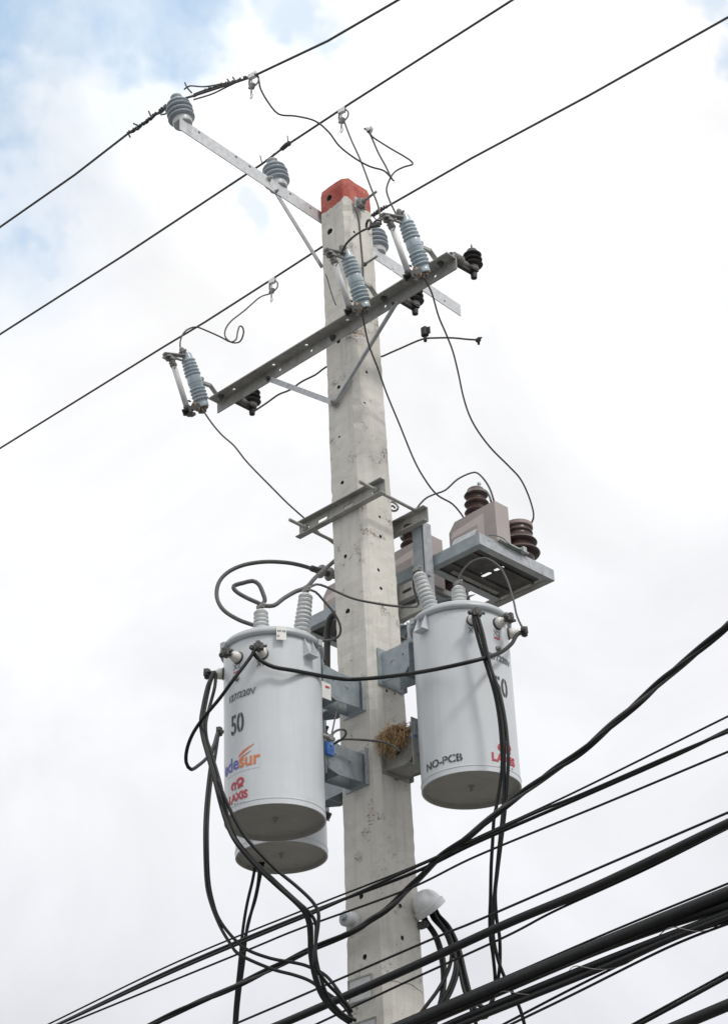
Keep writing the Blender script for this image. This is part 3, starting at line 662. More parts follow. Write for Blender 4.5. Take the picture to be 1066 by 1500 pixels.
part('end_beam', beam((LB - .001, FA + .002, ZB + .001), (LB - .001, BA - .002, ZB + .001), (1, 0, 0)), 'galv', pf)
for x in (.20, .03, -.28, -.46):
    part('cross_beam', beam((x, FA + .007, ZB + .007), (x, BA - .007, ZB + .007), (1 if x in (.20, -.28) else -1, 0, 0), .065), 'galv', pf)
SLX, SLY = .225, .655
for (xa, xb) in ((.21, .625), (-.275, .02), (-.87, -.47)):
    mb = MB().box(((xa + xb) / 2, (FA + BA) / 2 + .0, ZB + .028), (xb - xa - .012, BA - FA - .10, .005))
    cut(mb, 'floor_plate', 'floorshade', pf, [((xa + SLX + dx, SLY, ZB + .028), (0, 0, 1), ((.045, .016, (1, 0, 0)))) for dx in (-.055, .045)] + [((xa + .06 + .05 * k, .62, ZB + .028), (0, 0, 1), .006) for k in range(3)] + [((xb - .05, .90, ZB + .028), (0, 0, 1), .005), ((xa + .03, .84, ZB + .028), (0, 0, 1), .006), ((xa + .03, .76, ZB + .028), (0, 0, 1), .006)])
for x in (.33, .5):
    part('stiffener', MB().prism((x, FA + .06, ZB + .012), (x, BA - .05, ZB + .012), [(-.004, 0), (.02, 0), (.02, .005), (0, .005), (0, .015), (-.004, .015)], (1, 0, 0), (0, 0, 1)), 'floorshade', pf)
# small lug plates at the near corner and the cover strip on the end beam
mb = MB(); mb.prism((.42, FA - .001, ZB + BH), (.60, FA - .001, ZB + BH), [(0, 0), (.004, 0), (.03, .05), (.026, .052)], (0, 1, 0), (0, 0, 1)); part('gusset_plate', mb, 'galv', pf)
mb = MB(); mb.box((FB_ + .010, .60, ZB + .085), (.03, .26, .010)); part('cover_strip', mb, 'galvold', pf)
# post and knee brace
pst = thing('support_post', 'upright galvanised angle post carrying the platform behind the pole', 'post', (.27, .24, 5.55))
mb = MB().prism((.265, .212, 5.64), (.265, .212, 6.20), [(0, 0), (.075, 0), (.075, .006), (.006, .006), (.006, .075), (0, .075)], (-1, 0, 0), (0, 1, 0)); part('angle_bar', mb, 'galvblue', pst)
mb = MB().prism((.275, .212, 5.64), (.275, .212, 6.20), [(0, 0), (.006, 0), (.006, .07), (0, .07)], (1, 0, 0), (0, 1, 0)); part('side_plate', mb, 'galv', pst)
kb = thing('knee_brace', 'sloping steel knee brace under the platform behind the right transformer', 'brace', (.1, .2, 5.6))
part('angle_bar', MB().prism((.06, .22, 5.62), (.06, .86, 5.92), [(0, 0), (.006, 0), (.006, .075), (.05, .075), (.05, .081), (0, .081)], (1, 0, 0), (0, 0, 1)), 'galvblue', kb)
part('angle_bar', MB().prism((-.40, .22, 5.62), (-.40, .86, 5.92), [(0, 0), (.006, 0), (.006, .06), (.05, .06), (.05, .066), (0, .066)], (1, 0, 0), (0, 0, 1)), 'galvblue', kb)
jb = thing('junction_box', 'pale grey steel box behind the pole below the platform', 'junction box', (.1, .3, 5.35))
part('box_body', MB().box((.10, .33, 5.42), (.34, .16, .16), None, .01), 'galv', jb); part('cable_gland', MB().lathe((.05, .33, 5.30), (0, 0, 1), [(.03, 0), (.03, .045)], 14), 'rubber', jb)
for x, y in ((.18, 5.52), (.12, 5.52)):
    pass

def ribbed(R1, core, n, pitch, z=0, taper=0):
    pr = [(core, z)]
    for i in range(n):
        Rr = R1 - taper * i; pr += [(core, z + pitch * .05), (Rr - .006, z + pitch * .16), (Rr, z + pitch * .28), (Rr - .004, z + pitch * .40), (core + (Rr - core) * .35, z + pitch * .62), (core, z + pitch * .82)]; z += pitch
    return pr, z
ctz = ZB + .072
def make_ct(label, at):
    """local origin: near-right bottom corner of the resin block"""
    r = thing('measuring_transformer', label, 'measuring transformer', at, 'pinkish resin measuring transformers')
    w, d, h = .375, .125, .350
    mb = MB(); mb.add([(-w, 0, 0), (0, 0, 0), (0, d, 0), (-w, d, 0), (-w, 0, h * .80), (-w + .05, 0, h * .97), (-.0, 0, h), (0, d, h), (-w + .05, d, h * .97), (-w, d, h * .80)],
           [(3, 2, 1, 0), (0, 1, 6, 5, 4), (1, 2, 7, 6), (2, 3, 9, 8, 7), (3, 0, 4, 9), (4, 5, 8, 9), (5, 6, 7, 8)])
    part('resin_block', mb, 'pink', r, local=True)
    mb = MB(); mb.add([(-w + .03, -.022, .005), (-.13, -.022, .005), (-.13, -.022, h * .66), (-w + .03, -.022, h * .62), (-w + .03, 0.002, .005), (-.09, 0.002, .005), (-.09, .002, h * .88), (-w + .03, .002, h * .80)],
           [(0, 1, 2, 3), (4, 7, 6, 5), (0, 3, 7, 4), (1, 5, 6, 2), (3, 2, 6, 7), (0, 4, 5, 1)])
    part('terminal_cover', mb, 'pink', r, local=True)
    for xx in (-.34, -.03): part('base_rail', MB().box((xx, .17, .0), (.03, .42, .035)), 'galvold', r, local=True)
    pr, z = ribbed(.079, .055, 3, .060, 0, .002); pr += [(.052, z), (.045, z + .006), (.02, z + .01)]
    part('small_bushing', MB().lathe((-.197, .07, h + .010), (0, 0, 1), pr, 30), 'brown', r, local=True)
    mb = MB().lathe((-.165, .07, h - .035 + z + .008), (0, 0, 1), [(.022, 0), (.020, .02), (.010, .03), (.008, .06), (.012, .062), (.012, .075)], 12); part('top_terminal', mb, 'galv', r, local=True)
    pr, z = ribbed(.125, .088, 1, .075, 0); pr2, z2 = ribbed(.112, .085, 1, .070, z); pr3, z3 = ribbed(.09, .08, 1, .05, z2)
    part('large_bushing', MB().lathe((-.075, .30, .10), (0, 0, 1), [(.085, -.09), (.086, 0)] + pr + pr2 + pr3 + [(.082, z3), (.078, z3 + .012), (.03, z3 + .014)], 34), 'brown', r, local=True)
    part('resin_shoulder', MB().lathe((-.075, .30, .10), (0, 0, 1), [(.0865, z2 + .045), (.093, z2 + .052), (.092, z2 + .075), (.078, z2 + .083), (.02, z2 + .086)], 30), 'browncap', r, local=True)
    mb = MB(); mb.lathe((-.10, .30, z2 + .175), (0, 0, 1), [(.010, 0), (.010, .03), (.014, .03), (.014, .04)], 8); mb.box((-.04, .28, z2 + .18), (.04, .02, .012)); part('terminal_bolt', mb, 'ironlight', r, local=True)
    return r
k0 = Vector((.612, .50, ctz - .035))
ct = make_ct('pinkish resin measuring transformer on the right end of the platform, fully in view', k0)
dup(ct, k0 + Vector((-.542, 0, 0)), 'pinkish resin measuring transformer on the platform just right of the pole, behind the steel post')
dup(ct, k0 + Vector((-1.095, 0, 0)), 'pinkish resin measuring transformer mostly hidden behind the pole, its corner showing on the left')
cable('thin green earth wire on the end of the right platform', .003, [(716, 784, .66), (727, 785), (737, 789), (745, 797), (755, 803), (765, 806, .66)], 'green', 'b')
lug = MB(); q = fb(766, 806, .66); lug.box(q, (.03, .03, .035)); single('wire_lug', lug, 'galv', 'small bright wire lug at the end of the green earth wire', 'wire lug', q)
# hoods / conduit behind the left side of the pole
cable('thick dark conduit bending down behind the left side of the pole', .021, [(505, 893, .25), (486, 903), (480, 920), (479, 945), (479, 985, .25)], 'rubber', 'a', name='conduit', cat='conduit')

# ------------------------------------------------------------------ transformers
TR = .267
def tcenter(T): return T['c']
def cyl_hit(T, px, py):
    d = W.to_3x3().inverted() @ ray(px, py); o_ = WI @ Vector((0, 0, 0)); cx, cy = T['c']
    a = d.x ** 2 + d.y ** 2; b = 2 * (d.x * (o_.x - cx) + d.y * (o_.y - cy)); c = (o_.x - cx) ** 2 + (o_.y - cy) ** 2 - T['r'] ** 2
    disc = b * b - 4 * a * c
    t = (-b - math.sqrt(max(disc, 0))) / (2 * a); p = o_ + d * t
    w = Vector((p.x - cx, p.y - cy, 0)); ww = (W.to_3x3() @ w); return math.atan2(ww.x, -ww.y), p.z
def onT(T, phi, z, off=0.0):
    v = wdir(phi); return Vector((T['c'][0] + v.x * (T['r'] + off), T['c'][1] + v.y * (T['r'] + off), z))
def text_mesh(s, size, bold=0.0, shear=0.0):
    cu = bpy.data.curves.new('t', 'FONT'); cu.body = s; cu.size = size; cu.offset = bold; cu.align_x = 'CENTER'; cu.resolution_u = 4; cu.shear = shear
    ob = bpy.data.objects.new('t', cu); col.objects.link(ob); dg = bpy.context.evaluated_depsgraph_get()
    me = bpy.data.meshes.new_from_object(ob.evaluated_get(dg), depsgraph=dg)
    vs = [tuple(v.co) for v in me.vertices]; fs = [tuple(p.vertices) for p in me.polygons]
    bpy.data.objects.remove(ob); bpy.data.meshes.remove(me); return vs, fs
def clip_gaps(vs, fs, gaps):
    """stencil bridges: remove strips |x-g|<w"""
    import bmesh
    bm = bmesh.new(); bv = [bm.verts.new(v) for v in vs]
    for f in fs:
        try: bm.faces.new([bv[i] for i in f])
        except ValueError: pass
    for g, w in gaps:
        for e in (g - w, g + w): bmesh.ops.bisect_plane(bm, geom=bm.verts[:] + bm.edges[:] + bm.faces[:], plane_co=(e, 0, 0), plane_no=(1, 0, 0))
        dl = [f for f in bm.faces if abs(f.calc_center_median().x - g) < w]; bmesh.ops.delete(bm, geom=dl, context='FACES')
    bm.verts.index_update(); r = [tuple(v.co) for v in bm.verts], [tuple(v.index for v in f.verts) for f in bm.faces]; bm.free(); return r
def wrap(T, root, name, s, px, py, size, m, squeeze=1.0, bold=0.0, gaps=(), off=.0025, label=None, geo=None, shear=0.):
    phi, z = cyl_hit(T, px, py)
    vs, fs = geo if geo else text_mesh(s, size, bold, shear)
    if gaps: vs, fs = clip_gaps(vs, fs, gaps)
    if not vs: return
    ys = [v[1] for v in vs]; cy = (min(ys) + max(ys)) / 2; xs = [v[0] for v in vs]; cx = (min(xs) + max(xs)) / 2
    mb = MB(); mb.add([onT(T, phi + (x - cx) * squeeze / T['r'], z + (y - cy), off) for x, y, _ in vs], fs)
    part(name, mb, m, root, label)
def patch(T, root, name, px, py, w, h, m, off=.0015):
    phi, z = cyl_hit(T, px, py); mb = MB(); n = 8; vs = []
    for k in range(n + 1):
        for zz in (-h / 2, h / 2): vs.append(onT(T, phi + (k / n - .5) * w / T['r'], z + zz, off))
    mb.add(vs, [(2 * k, 2 * k + 2, 2 * k + 3, 2 * k + 1) for k in range(n)]); part(name, mb, m, root)

def make_transformer(T, label, hv, lv, plugs=(), lugs=()):
    cx, cy = T['c']; z0, z1 = T['z']; r = T['r']
    root = thing('distribution_transformer', label, 'transformer', (cx, cy, z0), 'grey cylindrical transformers on the pole')
    mb = MB(); mb.lathe((cx, cy, z0), (0, 0, 1), [(r - .004, 0), (r + .0015, .001), (r + .0015, .030), (r + .0035, .0305), (r + .0035, .0345), (r, .035), (r, .036)] + [(r, .036 + (z1 - z0 - .036) * k / 10) for k in range(1, 11)], 72, True, False)
    part('tank', mb, 'tank', root)
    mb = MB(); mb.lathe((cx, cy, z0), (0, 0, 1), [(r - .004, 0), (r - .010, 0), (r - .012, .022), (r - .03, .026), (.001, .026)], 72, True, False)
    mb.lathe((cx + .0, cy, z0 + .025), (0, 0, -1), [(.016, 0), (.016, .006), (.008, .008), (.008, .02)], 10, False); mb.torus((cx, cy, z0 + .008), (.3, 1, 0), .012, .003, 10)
    part('tank_bottom', mb, 'tankshade', root)
    mb = MB(); mb.lathe((cx, cy, z1), (0, 0, 1), [(r, -.012), (r + .012, -.010), (r + .020, 0), (r + .021, .012), (r + .014, .024), (r + .001, .030)], 72, True, False); part('clamp_band', mb, 'rim', root)
    for dp in (R(62), R(-66)):
        d = wdir(dp if T is not T1 else dp + R(4)); c_ = onT(T, dp if T is not T1 else dp + R(4), z1 - .002, .02); mb = MB(); mb.box(c_, (.03, .03, .035)); mb.rod(c_ - Vector((0, 0, .04)), c_ + Vector((0, 0, .02)), .007); part('band_bolt', mb, 'rim', root)
    mb = MB(); mb.lathe((cx, cy, z1), (0, 0, 1), [(r + .004, .028), (r + .004, .036), (r - .012, .048), (r - .05, .062), (.1, .078), (.001, .082)], 72, True, False); part('lid', mb, 'tank', root)
    for (dx, dy, tx, ty, n, hgt) in hv:
        w = Vector((dx, dy, 0)); base = Vector((cx, cy, z1 + .05)) + Vector((w.dot(Bv), w.dot(Av), 0)); ax = Vector((tx, ty, 1)); ax = Vector((ax.dot(Bv), ax.dot(Av), 1)).normalized()
        pit = hgt / n; pr = [(.060, -.04), (.058, .0), (.045, .010), (.038, .014)]; z = .014
        for i in range(n):
            Rr = .051 - .0012 * i; pr += [(.036, z), (Rr - .006, z + pit * .10), (Rr - .001, z + pit * .28), (Rr, z + pit * .42), (Rr - .004, z + pit * .58), (.040, z + pit * .74), (.036, z + pit * .95)]; z += pit
        pr += [(.034, z), (.030, z + .006), (.01, z + .007)]
        b = part('high_voltage_bushing', MB().lathe(base, ax, pr, 32), 'porcgrey', root)
        q = base + ax * (z + .005); mb = MB(); mb.lathe(q, ax, [(.020, 0), (.018, .012), (.009, .016), (.009, .045)], 12); mb.box(q + ax * .03, (.045, .022, .022)); mb.rod(q + ax * .032 + Vector((-.03, 0, 0)), q + ax * .032 + Vector((.032, 0, .006)), .007)
        part('terminal_clamp', mb, 'ironlight', b); T.setdefault('hv', []).append(q + ax * .035)
    for (phi, z, kind) in lv:
        d = wdir(phi); base = onT(T, phi, z, -.002); up = Vector((0, 0, 1)); sd_ = d.cross(up)
        part('bushing_gasket', MB().lathe(base, d, [(.036, 0), (.036, .006), (.030, .008)], 22), 'rubber', root)
        b = part('low_voltage_bushing', MB().lathe(base + d * .006, d, [(.031, 0), (.031, .022), (.028, .030), (.022, .034), (.021, .052), (.016, .056)], 22), 'porcwhite', root)
        q = base + d * .062; mb = MB(); mb.rod(q - d * .005, q + d * .05, .011)
        rm = Matrix((sd_, d, up)).transposed()
        mb.box(q + d * .028, (.052, .034, .034), rm, .006); mb.box(q + d * .034 + up * .018, (.022, .03, .02), rm)
        mb.rod(q + d * .03 - sd_ * .045, q + d * .03 + sd_ * .05, .008); mb.lathe(q + d * .03 + sd_ * .03, sd_, [(.015, 0), (.015, .014)], 6, False); mb.rod(q + d * .03 - up * .03, q + d * .03 + up * .032, .008)
        part('terminal_clamp', mb, 'iron', b); T.setdefault('lv', []).append(q + d * .03)
    for phi, z in plugs:
        d = wdir(phi); part('drain_plug', MB().lathe(onT(T, phi, z, -.002), d, [(.016, 0), (.016, .012), (.011, .016), (.011, .026)], 14), 'ironlight', root)
    for phi, z in lugs:
        d = wdir(phi); c = onT(T, phi, z); up = Vector((0, 0, 1)); sd_ = d.cross(up)
        mb = MB()
        for s_ in (-1, 1):
            mb.add([c + sd_ * (s_ * .030) + up * .10, c + sd_ * (s_ * .034) + up * .10, c + sd_ * (s_ * .034) - up * .02, c + sd_ * (s_ * .030) - up * .02, c + sd_ * (s_ * .030) + d * .05 - up * .02, c + sd_ * (s_ * .034) + d * .05 - up * .02, c + sd_ * (s_ * .030) + d * .042 - up * .005, c + sd_ * (s_ * .034) + d * .042 - up * .005],
                   [(0, 3, 4, 6), (1, 7, 5, 2), (0, 6, 7, 1), (6, 4, 5, 7), (3, 2, 5, 4)])
        mb.box(c + d * .024 - up * .022, (.074, .045, .004), Matrix((sd_, d, up)).transposed())
        part('lifting_lug', mb, 'tank', root)
    return root
T1 = {'c': (0.0, -.794), 'z': (4.085, 5.075), 'r': TR}
T2 = {'c': (.694, 0.0), 'z': (4.262, 5.235), 'r': TR}
T3 = {'c': (-.775, .0), 'z': (4.315, 5.27), 'r': TR}
def ph(T, x, y): return cyl_hit(T, x, y)
lv1 = [ph(T1, 384, 958) + (0,), ph(T1, 349, 964) + (0,), (R(-84), ph(T1, 331, 977)[1] - .005, 0)]
lv2 = [ph(T2, 692, 909) + (0,), ph(T2, 728, 914) + (0,), (R(80), ph(T2, 744, 928)[1], 0)]
lv3 = [(R(-84), fY(339, 1072, 11.2).z, 0)]
tr1 = make_transformer(T1, 'front left grey transformer with orange and blue lettering beside its red logo', [(-.055, .02, -.02, 0, 9, .215), (.165, -.085, .13, -.05, 10, .245)], lv1,
                       [ph(T1, 347.5, 994)], [ph(T1, 451, 958)])
tr2 = make_transformer(T2, 'grey transformer hanging on the right side of the pole, stencilled NO-PCB', [(-.150, -.085, -.26, -.08, 10, .245), (.012, .04, -.02, 0, 9, .215)], lv2,
                       [ph(T2, 728.5, 950)], [ph(T2, 621, 920)])
tr3 = make_transformer(T3, 'grey transformer hidden behind the front left one, only its bottom rim showing', [(-.05, .05, 0, 0, 9, .215), (.12, .0, .1, 0, 10, .245)], lv3, [], [])
# lettering
wrap(T1, tr1, 'stencil_lettering', 'X1', 381, 972, .048, 'inkblack', .8)
wrap(T1, tr1, 'stencil_lettering', 'X2', 347, 976, .048, 'inkgrey', 1.0)
patch(T1, tr1, 'red_underline', 347, 984, .05, .008, 'inkred')
wrap(T1, tr1, 'stencil_lettering', '127/220V', 353, 1017, .050, 'inkgrey', 1.0, .0018)
v50 = text_mesh('50', .155, .003); xs = [v[0] for v in v50[0]]; x0, x1 = min(xs), max(xs)
wrap(T1, tr1, 'stencil_lettering', '50', 347.5, 1060, .175, 'inkblack', .66, 0, [(x0 + (x1 - x0) * .26, .0035), (x0 + (x1 - x0) * .76, .0045)], geo=v50)
patch(T1, tr1, 'sticker_film', 352, 1112, .235, .145, 'sticklight', .0012)
ede = text_mesh('edesur', .105, .0022); XS = [v[0] for v in ede[0]]
def split(vs, fs, lo, hi):
    k = [f for f in fs if lo <= sum(vs[i][0] for i in f) / len(f) < hi]; return vs, k
def wrap_geo(T, root, name, px, py, vs, fs, m, cx, cy, squeeze=1., off=.003):
    phi, z = cyl_hit(T, px, py); used = sorted({i for f in fs for i in f}); mp = {i: k for k, i in enumerate(used)}
    mb = MB(); mb.add([onT(T, phi + (vs[i][0] - cx) * squeeze / T['r'], z + vs[i][1] - cy, off) for i in used], [tuple(mp[i] for i in f) for f in fs]); part(name, mb, m, root)
cx_ = (min(XS) + max(XS)) / 2; mid = min(XS) + (max(XS) - min(XS)) * .525
wrap_geo(T1, tr1, 'blue_lettering', 349, 1118.5, *split(*ede, -9, mid), 'inkblue', cx_, .028, .95)
wrap_geo(T1, tr1, 'orange_lettering', 349, 1118.5, *split(*ede, mid, 9), 'inkorange', cx_, .028, .95)
def swoosh(x0, x1, up0, lift, th):
    vs = []; n = 14
    for k in range(n + 1):
        t = k / n; x = x0 + (x1 - x0) * t; y = up0 + lift * t ** .75; w = th * math.sin(math.pi * min(1, .12 + t * .88)) ** .8 * (1 - .75 * t) + .0012
        vs += [(x, y - w, 0), (x, y + w, 0)]
    return vs, [(2 * k, 2 * k + 2, 2 * k + 3, 2 * k + 1) for k in range(n)]
a_, b_ = swoosh(-.050, .050, -.006, .052, .0085); wrap_geo(T1, tr1, 'orange_swoosh', 361, 1104, a_, b_, 'inkorange', 0, 0)
a_, b_ = swoosh(-.048, .03, -.030, .036, .0050); wrap_geo(T1, tr1, 'orange_swoosh', 361, 1103, a_, b_, 'inkorange', 0, 0)
def logo(T, root, px, py, s=1.):
    # red emblem: open ring, a stem and a curled bar
    def arc(cx, cy, R1, w, a0, a1, n=18):
        vs = []
        for k in range(n + 1):
            a = R(a0 + (a1 - a0) * k / n); vs += [(cx + (R1 - w) * math.cos(a), cy + (R1 - w) * math.sin(a), 0), (cx + (R1 + w) * math.cos(a), cy + (R1 + w) * math.sin(a), 0)]
        return vs, [(2 * k, 2 * k + 2, 2 * k + 3, 2 * k + 1) for k in range(n)]
    V = []; Fs = []
    def put(vs, fs):
        b = len(V); V.extend(vs); Fs.extend(tuple(i + b for i in f) for f in fs)
    put(*arc(.022 * s, .010 * s, .020 * s, .0075 * s, -120, 170)); put(*arc(-.024 * s, -.004 * s, .019 * s, .007 * s, 30, 250)); put(*arc(-.002 * s, -.004 * s, .012 * s, .004 * s, 0, 180))
    for (x, y, w, h) in ((-.014, -.014, .009, .034), (.010, -.014, .009, .034), (.028, -.022, .03, .010)):
        put([((x - w / 2) * s, (y - h / 2) * s, 0), ((x + w / 2) * s, (y - h / 2) * s, 0), ((x + w / 2) * s, (y + h / 2) * s, 0), ((x - w / 2) * s, (y + h / 2) * s, 0)], [(0, 1, 2, 3)])
    wrap_geo(T, root, 'red_emblem', px, py, V, Fs, 'inkred', 0, 0, 1.15)
logo(T1, tr1, 347.5, 1149, .88); wrap(T1, tr1, 'red_lettering', 'LAXIS', 347.5, 1167, .060, 'inkred', .95, .0025)
for k in range(5): patch(T1, tr1, 'small_print', 340 + k * 4.4, 1179 - k * 1.1, .014, .005, 'inkgrey')
wrap(T2, tr2, 'stencil_lettering', 'X1', 691, 923, .048, 'inkgrey', .9)
wrap(T2, tr2, 'stencil_lettering', 'X2', 727, 928, .048, 'inkgrey', 1.0)
patch(T2, tr2, 'red_underline', 727.5, 935, .045, .012, 'inkred')
wrap(T2, tr2, 'stencil_lettering', '127/220V', 732, 965, .050, 'inkgrey', 1.1, .0018)
wrap(T2, tr2, 'stencil_lettering', '50', 733.5, 1006, .175, 'inkblack', .72, 0, [(x0 + (x1 - x0) * .26, .0035), (x0 + (x1 - x0) * .76, .0045)], geo=v50)
vn = text_mesh('NO-PCB', .060, .0014); xs = [v[0] for v in vn[0]]; n0, n1 = min(xs), max(xs)
vn = ([(v[0] + (v[0] - n0) * 0, v[1], 0) for v in vn[0]], vn[1])
wrap(T2, tr2, 'stencil_lettering', 'NO-PCB', 647, 1115, .066, 'inkblack', 1.08, 0, [(n0 + (n1 - n0) * f, .0018) for f in (.085, .29, .56, .77, .93)], geo=vn)
logo(T2, tr2, 739, 1096, .88); wrap(T2, tr2, 'red_lettering', 'LAXIS', 739, 1112, .066, 'inkred', 1.0, .0025)
for k in range(5): patch(T2, tr2, 'small_print', 731 + k * 4.6, 1123 + k * .9, .014, .005, 'inkgrey')
pole_print()
# white paper tag hanging over the rim of T1
phi, z = cyl_hit(T1, 411, 938); mb = MB(); d = wdir(phi); sd_ = d.cross(Vector((0, 0, 1))); q = onT(T1, phi, 5.07, .0235)
tg = thing('paper_tag', 'small worn white tag stuck on the rim of the front left transformer', 'tag', q)
mb.add([q - sd_ * .028 + Vector((0, 0, .03)), q + sd_ * .026 + Vector((0, 0, .03)), q + sd_ * .027 - Vector((0, 0, .05)), q - sd_ * .027 - Vector((0, 0, .05)), q - sd_ * .028 + Vector((0, 0, .03)) + d * .002, q + sd_ * .026 + Vector((0, 0, .03)) + d * .002, q + sd_ * .027 - Vector((0, 0, .05)) + d * .002, q - sd_ * .027 - Vector((0, 0, .05)) + d * .002],
       [(0, 1, 2, 3), (7, 6, 5, 4), (0, 4, 5, 1), (1, 5, 6, 2), (2, 6, 7, 3), (3, 7, 4, 0)]); part('paper', mb, 'sticker', tg)
mb = MB()
for k, (u0, zz, w, h) in enumerate([(-.022, .012, .008, .012), (-.010, .012, .005, .012), (.002, .012, .008, .012), (.014, .012, .006, .012), (.010, -.018, .004, .014), (.018, -.018, .005, .014)]):
    c = q + sd_ * (u0 + w / 2) + Vector((0, 0, zz - .01)) + d * .0035; mb.add([c - sd_ * w / 2 - Vector((0, 0, h / 2)), c + sd_ * w / 2 - Vector((0, 0, h / 2)), c + sd_ * w / 2 + Vector((0, 0, h / 2)), c - sd_ * w / 2 + Vector((0, 0, h / 2))], [(0, 1, 2, 3)])
part('faded_print', mb, 'inkgrey', tg)

# mounting brackets between pole and tanks
def bracket(label, axis, sgn, z0, z1, face, tank, half=.062, m='galvblue'):
    """U-shaped hanger. axis: 0 runs along x, 1 along y; from pole face to tank surface"""
    def V(u, w, z): return Vector((u, w, z)) if axis == 0 else Vector((w, u, z))
    f, t = face * sgn, tank * sgn
    r = thing('mounting_bracket', label, 'bracket', V(f, 0, z0), 'hanger brackets holding the transformers')
    u = Vector((1, 0, 0)) if axis == 0 else Vector((0, 1, 0)); w = Vector((0, 1, 0)) if axis == 0 else Vector((1, 0, 0)); h = z1 - z0
    for s_ in (-1, 1):
        mb = MB(); L_ = abs(t - f)
        pl_ = [(0, 0), (L_ * .55, -.012), (L_, .03), (L_, h + .02), (L_ * .5, h), (0, h)]
        mb.prism(V(f, s_ * half - .003, z0), V(f, s_ * half + .003, z0), pl_, u * sgn, (0, 0, 1))
        o = bpy.data.objects
        cut(mb, 'side_plate', m, r, [(V(f + (t - f) * .35, s_ * half, z0 + h * .52), w, (.022, .009, u)), (V(f + (t - f) * .62, s_ * half, z0 + h * .62), w, .006)])
    part('pole_plate', MB().prism(V(f, -half - .03, z0 - .02), V(f + sgn * .006, -half - .03, z0 - .02), [(0, 0), (2 * half + .06, 0), (2 * half + .06, h + .05), (0, h + .05)], w, (0, 0, 1)), m, r)
    part('end_lip', MB().prism(V(f + sgn * .006, half + .026, z0 - .02), V(f + sgn * .03, half + .026, z0 - .02), [(0, 0), (.004, 0), (.004, h + .05), (0, h + .05)], w, (0, 0, 1)), 'galv', r)
    part('bottom_web', MB().prism(V(f + (t - f) * .50, -half + .004, z0 + .004), V(f + (t - f) * .50, half - .004, z0 + .004), [(-.004, -.004), (.004, -.004), (.004, h * .8), (-.004, h * .8)], u, (0, 0, 1)), m, r)
    part('tank_plate', MB().prism(V(t - sgn * .030, -half - .045, z0 - .05), V(t - sgn * .024, -half - .045, z0 - .05), [(0, 0), (2 * half + .09, 0), (2 * half + .09, h + .14), (0, h + .14)], w, (0, 0, 1)), m, r)
    for s_ in (-1, 1):
        for zz in (z1 + .02, z0 - .02): mb = MB(); bolt(mb, V(t - sgn * .030, s_ * (half + .027), zz), u * -sgn, .012); part('bolt', mb, 'iron', r)
    return r
bracket('upper blue grey bracket between the pole and the front left transformer', 1, -1, 4.92, 5.09, hw(5) + .001, .794 - TR + .004)
bracket('lower blue grey bracket between the pole and the front left transformer, under the blue tag', 1, -1, 4.47, 4.64, hw(4.6) + .001, .794 - TR + .004)
bracket('upper blue grey bracket between the pole and the right transformer', 0, 1, 5.08, 5.26, hw(5.2) + .001, .694 - TR + .004, .075)
bracket('lower dark steel bracket between the pole and the right transformer, holding the nest', 0, 1, 4.53, 4.67, hw(4.6) + .001, .694 - TR + .004, .085, 'galvold')
bracket('upper bracket hidden behind the front left transformer', 0, -1, 5.08, 5.26, hw(5.2) + .001, .775 - TR + .004)
bracket('lower bracket hidden behind the front left transformer', 0, -1, 4.53, 4.69, hw(4.6) + .001, .775 - TR + .004)
nb = MB().box((.255, 0, 4.535), (.19, .16, .006)); single('nest_tray', nb, 'galvold', 'flat steel tray closing the bracket under the nest', 'steel tray', (.25, 0, 4.53))
# nameplate and blue tag
q = fb(477.5, 1011, .11)
np_ = thing('nameplate', 'white plate with a red mark beside the upper left bracket', 'nameplate', q)
part('plate', MB().prism(q + Vector((0, -.035, -.055)), q + Vector((.004, -.035, -.055)), [(0, 0), (.07, 0), (.07, .10), (0, .10)], (0, 1, 0), (0, 0, 1)), 'sticker', np_)
part('red_mark', MB().prism(q + Vector((.005, -.01, .012)), q + Vector((.006, -.01, .012)), [(0, 0), (.032, .002), (.032, .014), (0, .012)], (0, 1, 0), (0, 0, 1)), 'inkred', np_)
q = fb(482, 1097, .11)
bt = thing('blue_tag', 'small blue plastic block above the lower left bracket', 'tag', q)
part('block', MB().box(q, (.03, .055, .075), None, .004), 'tagblue', bt); part('screw', MB().lathe(q + Vector((.015, 0, .02)), (1, 0, 0), [(.008, 0), (.008, .006)], 8, False), 'galv', bt)
q = fa(605.5, 1068, -.10)
bt = thing('blue_tag', 'pale blue plastic block beside the nest at the edge of the right transformer', 'tag', q)
part('block', MB().box(q, (.035, .03, .08), None, .004), 'galvblue', bt); part('lower_edge', MB().box(q - Vector((0, 0, .047)), (.032, .028, .012)), 'tagblue', bt)

# ------------------------------------------------------------------ bird nest
rnd = random.Random(11); nc = Vector((.255, -.055, 4.700))
def straws(n, sx, sy, sz, lmin, lmax, r, hang):
    mb = MB()
    for i in range(n):
        while True:
            v = Vector([rnd.uniform(-1, 1) for _ in range(3)])
            if .25 < v.length < 1: break
        p = nc + Vector((v.x * sx, v.y * sy, v.z * sz - (.02 if v.z < 0 else 0)))
        t = Vector((-v.y, v.x, rnd.gauss(0, .25))) + Vector([rnd.gauss(0, .38) for _ in range(3)]); t.normalize(); ln = rnd.uniform(lmin, lmax)
        if rnd.random() < hang: t = Vector((rnd.gauss(0, .35), rnd.gauss(0, .3), -1)).normalized(); p.z -= .03; p.y = nc.y - sy * rnd.uniform(.6, 1.05)
        s_ = Vector([rnd.gauss(0, .42) for _ in range(3)]) * ln
        mb.tube([p - t * ln / 2, p + s_ * .5, p + t * ln / 2 + s_ * .3], [r, r, r * .5], 4, False, False)
    return mb
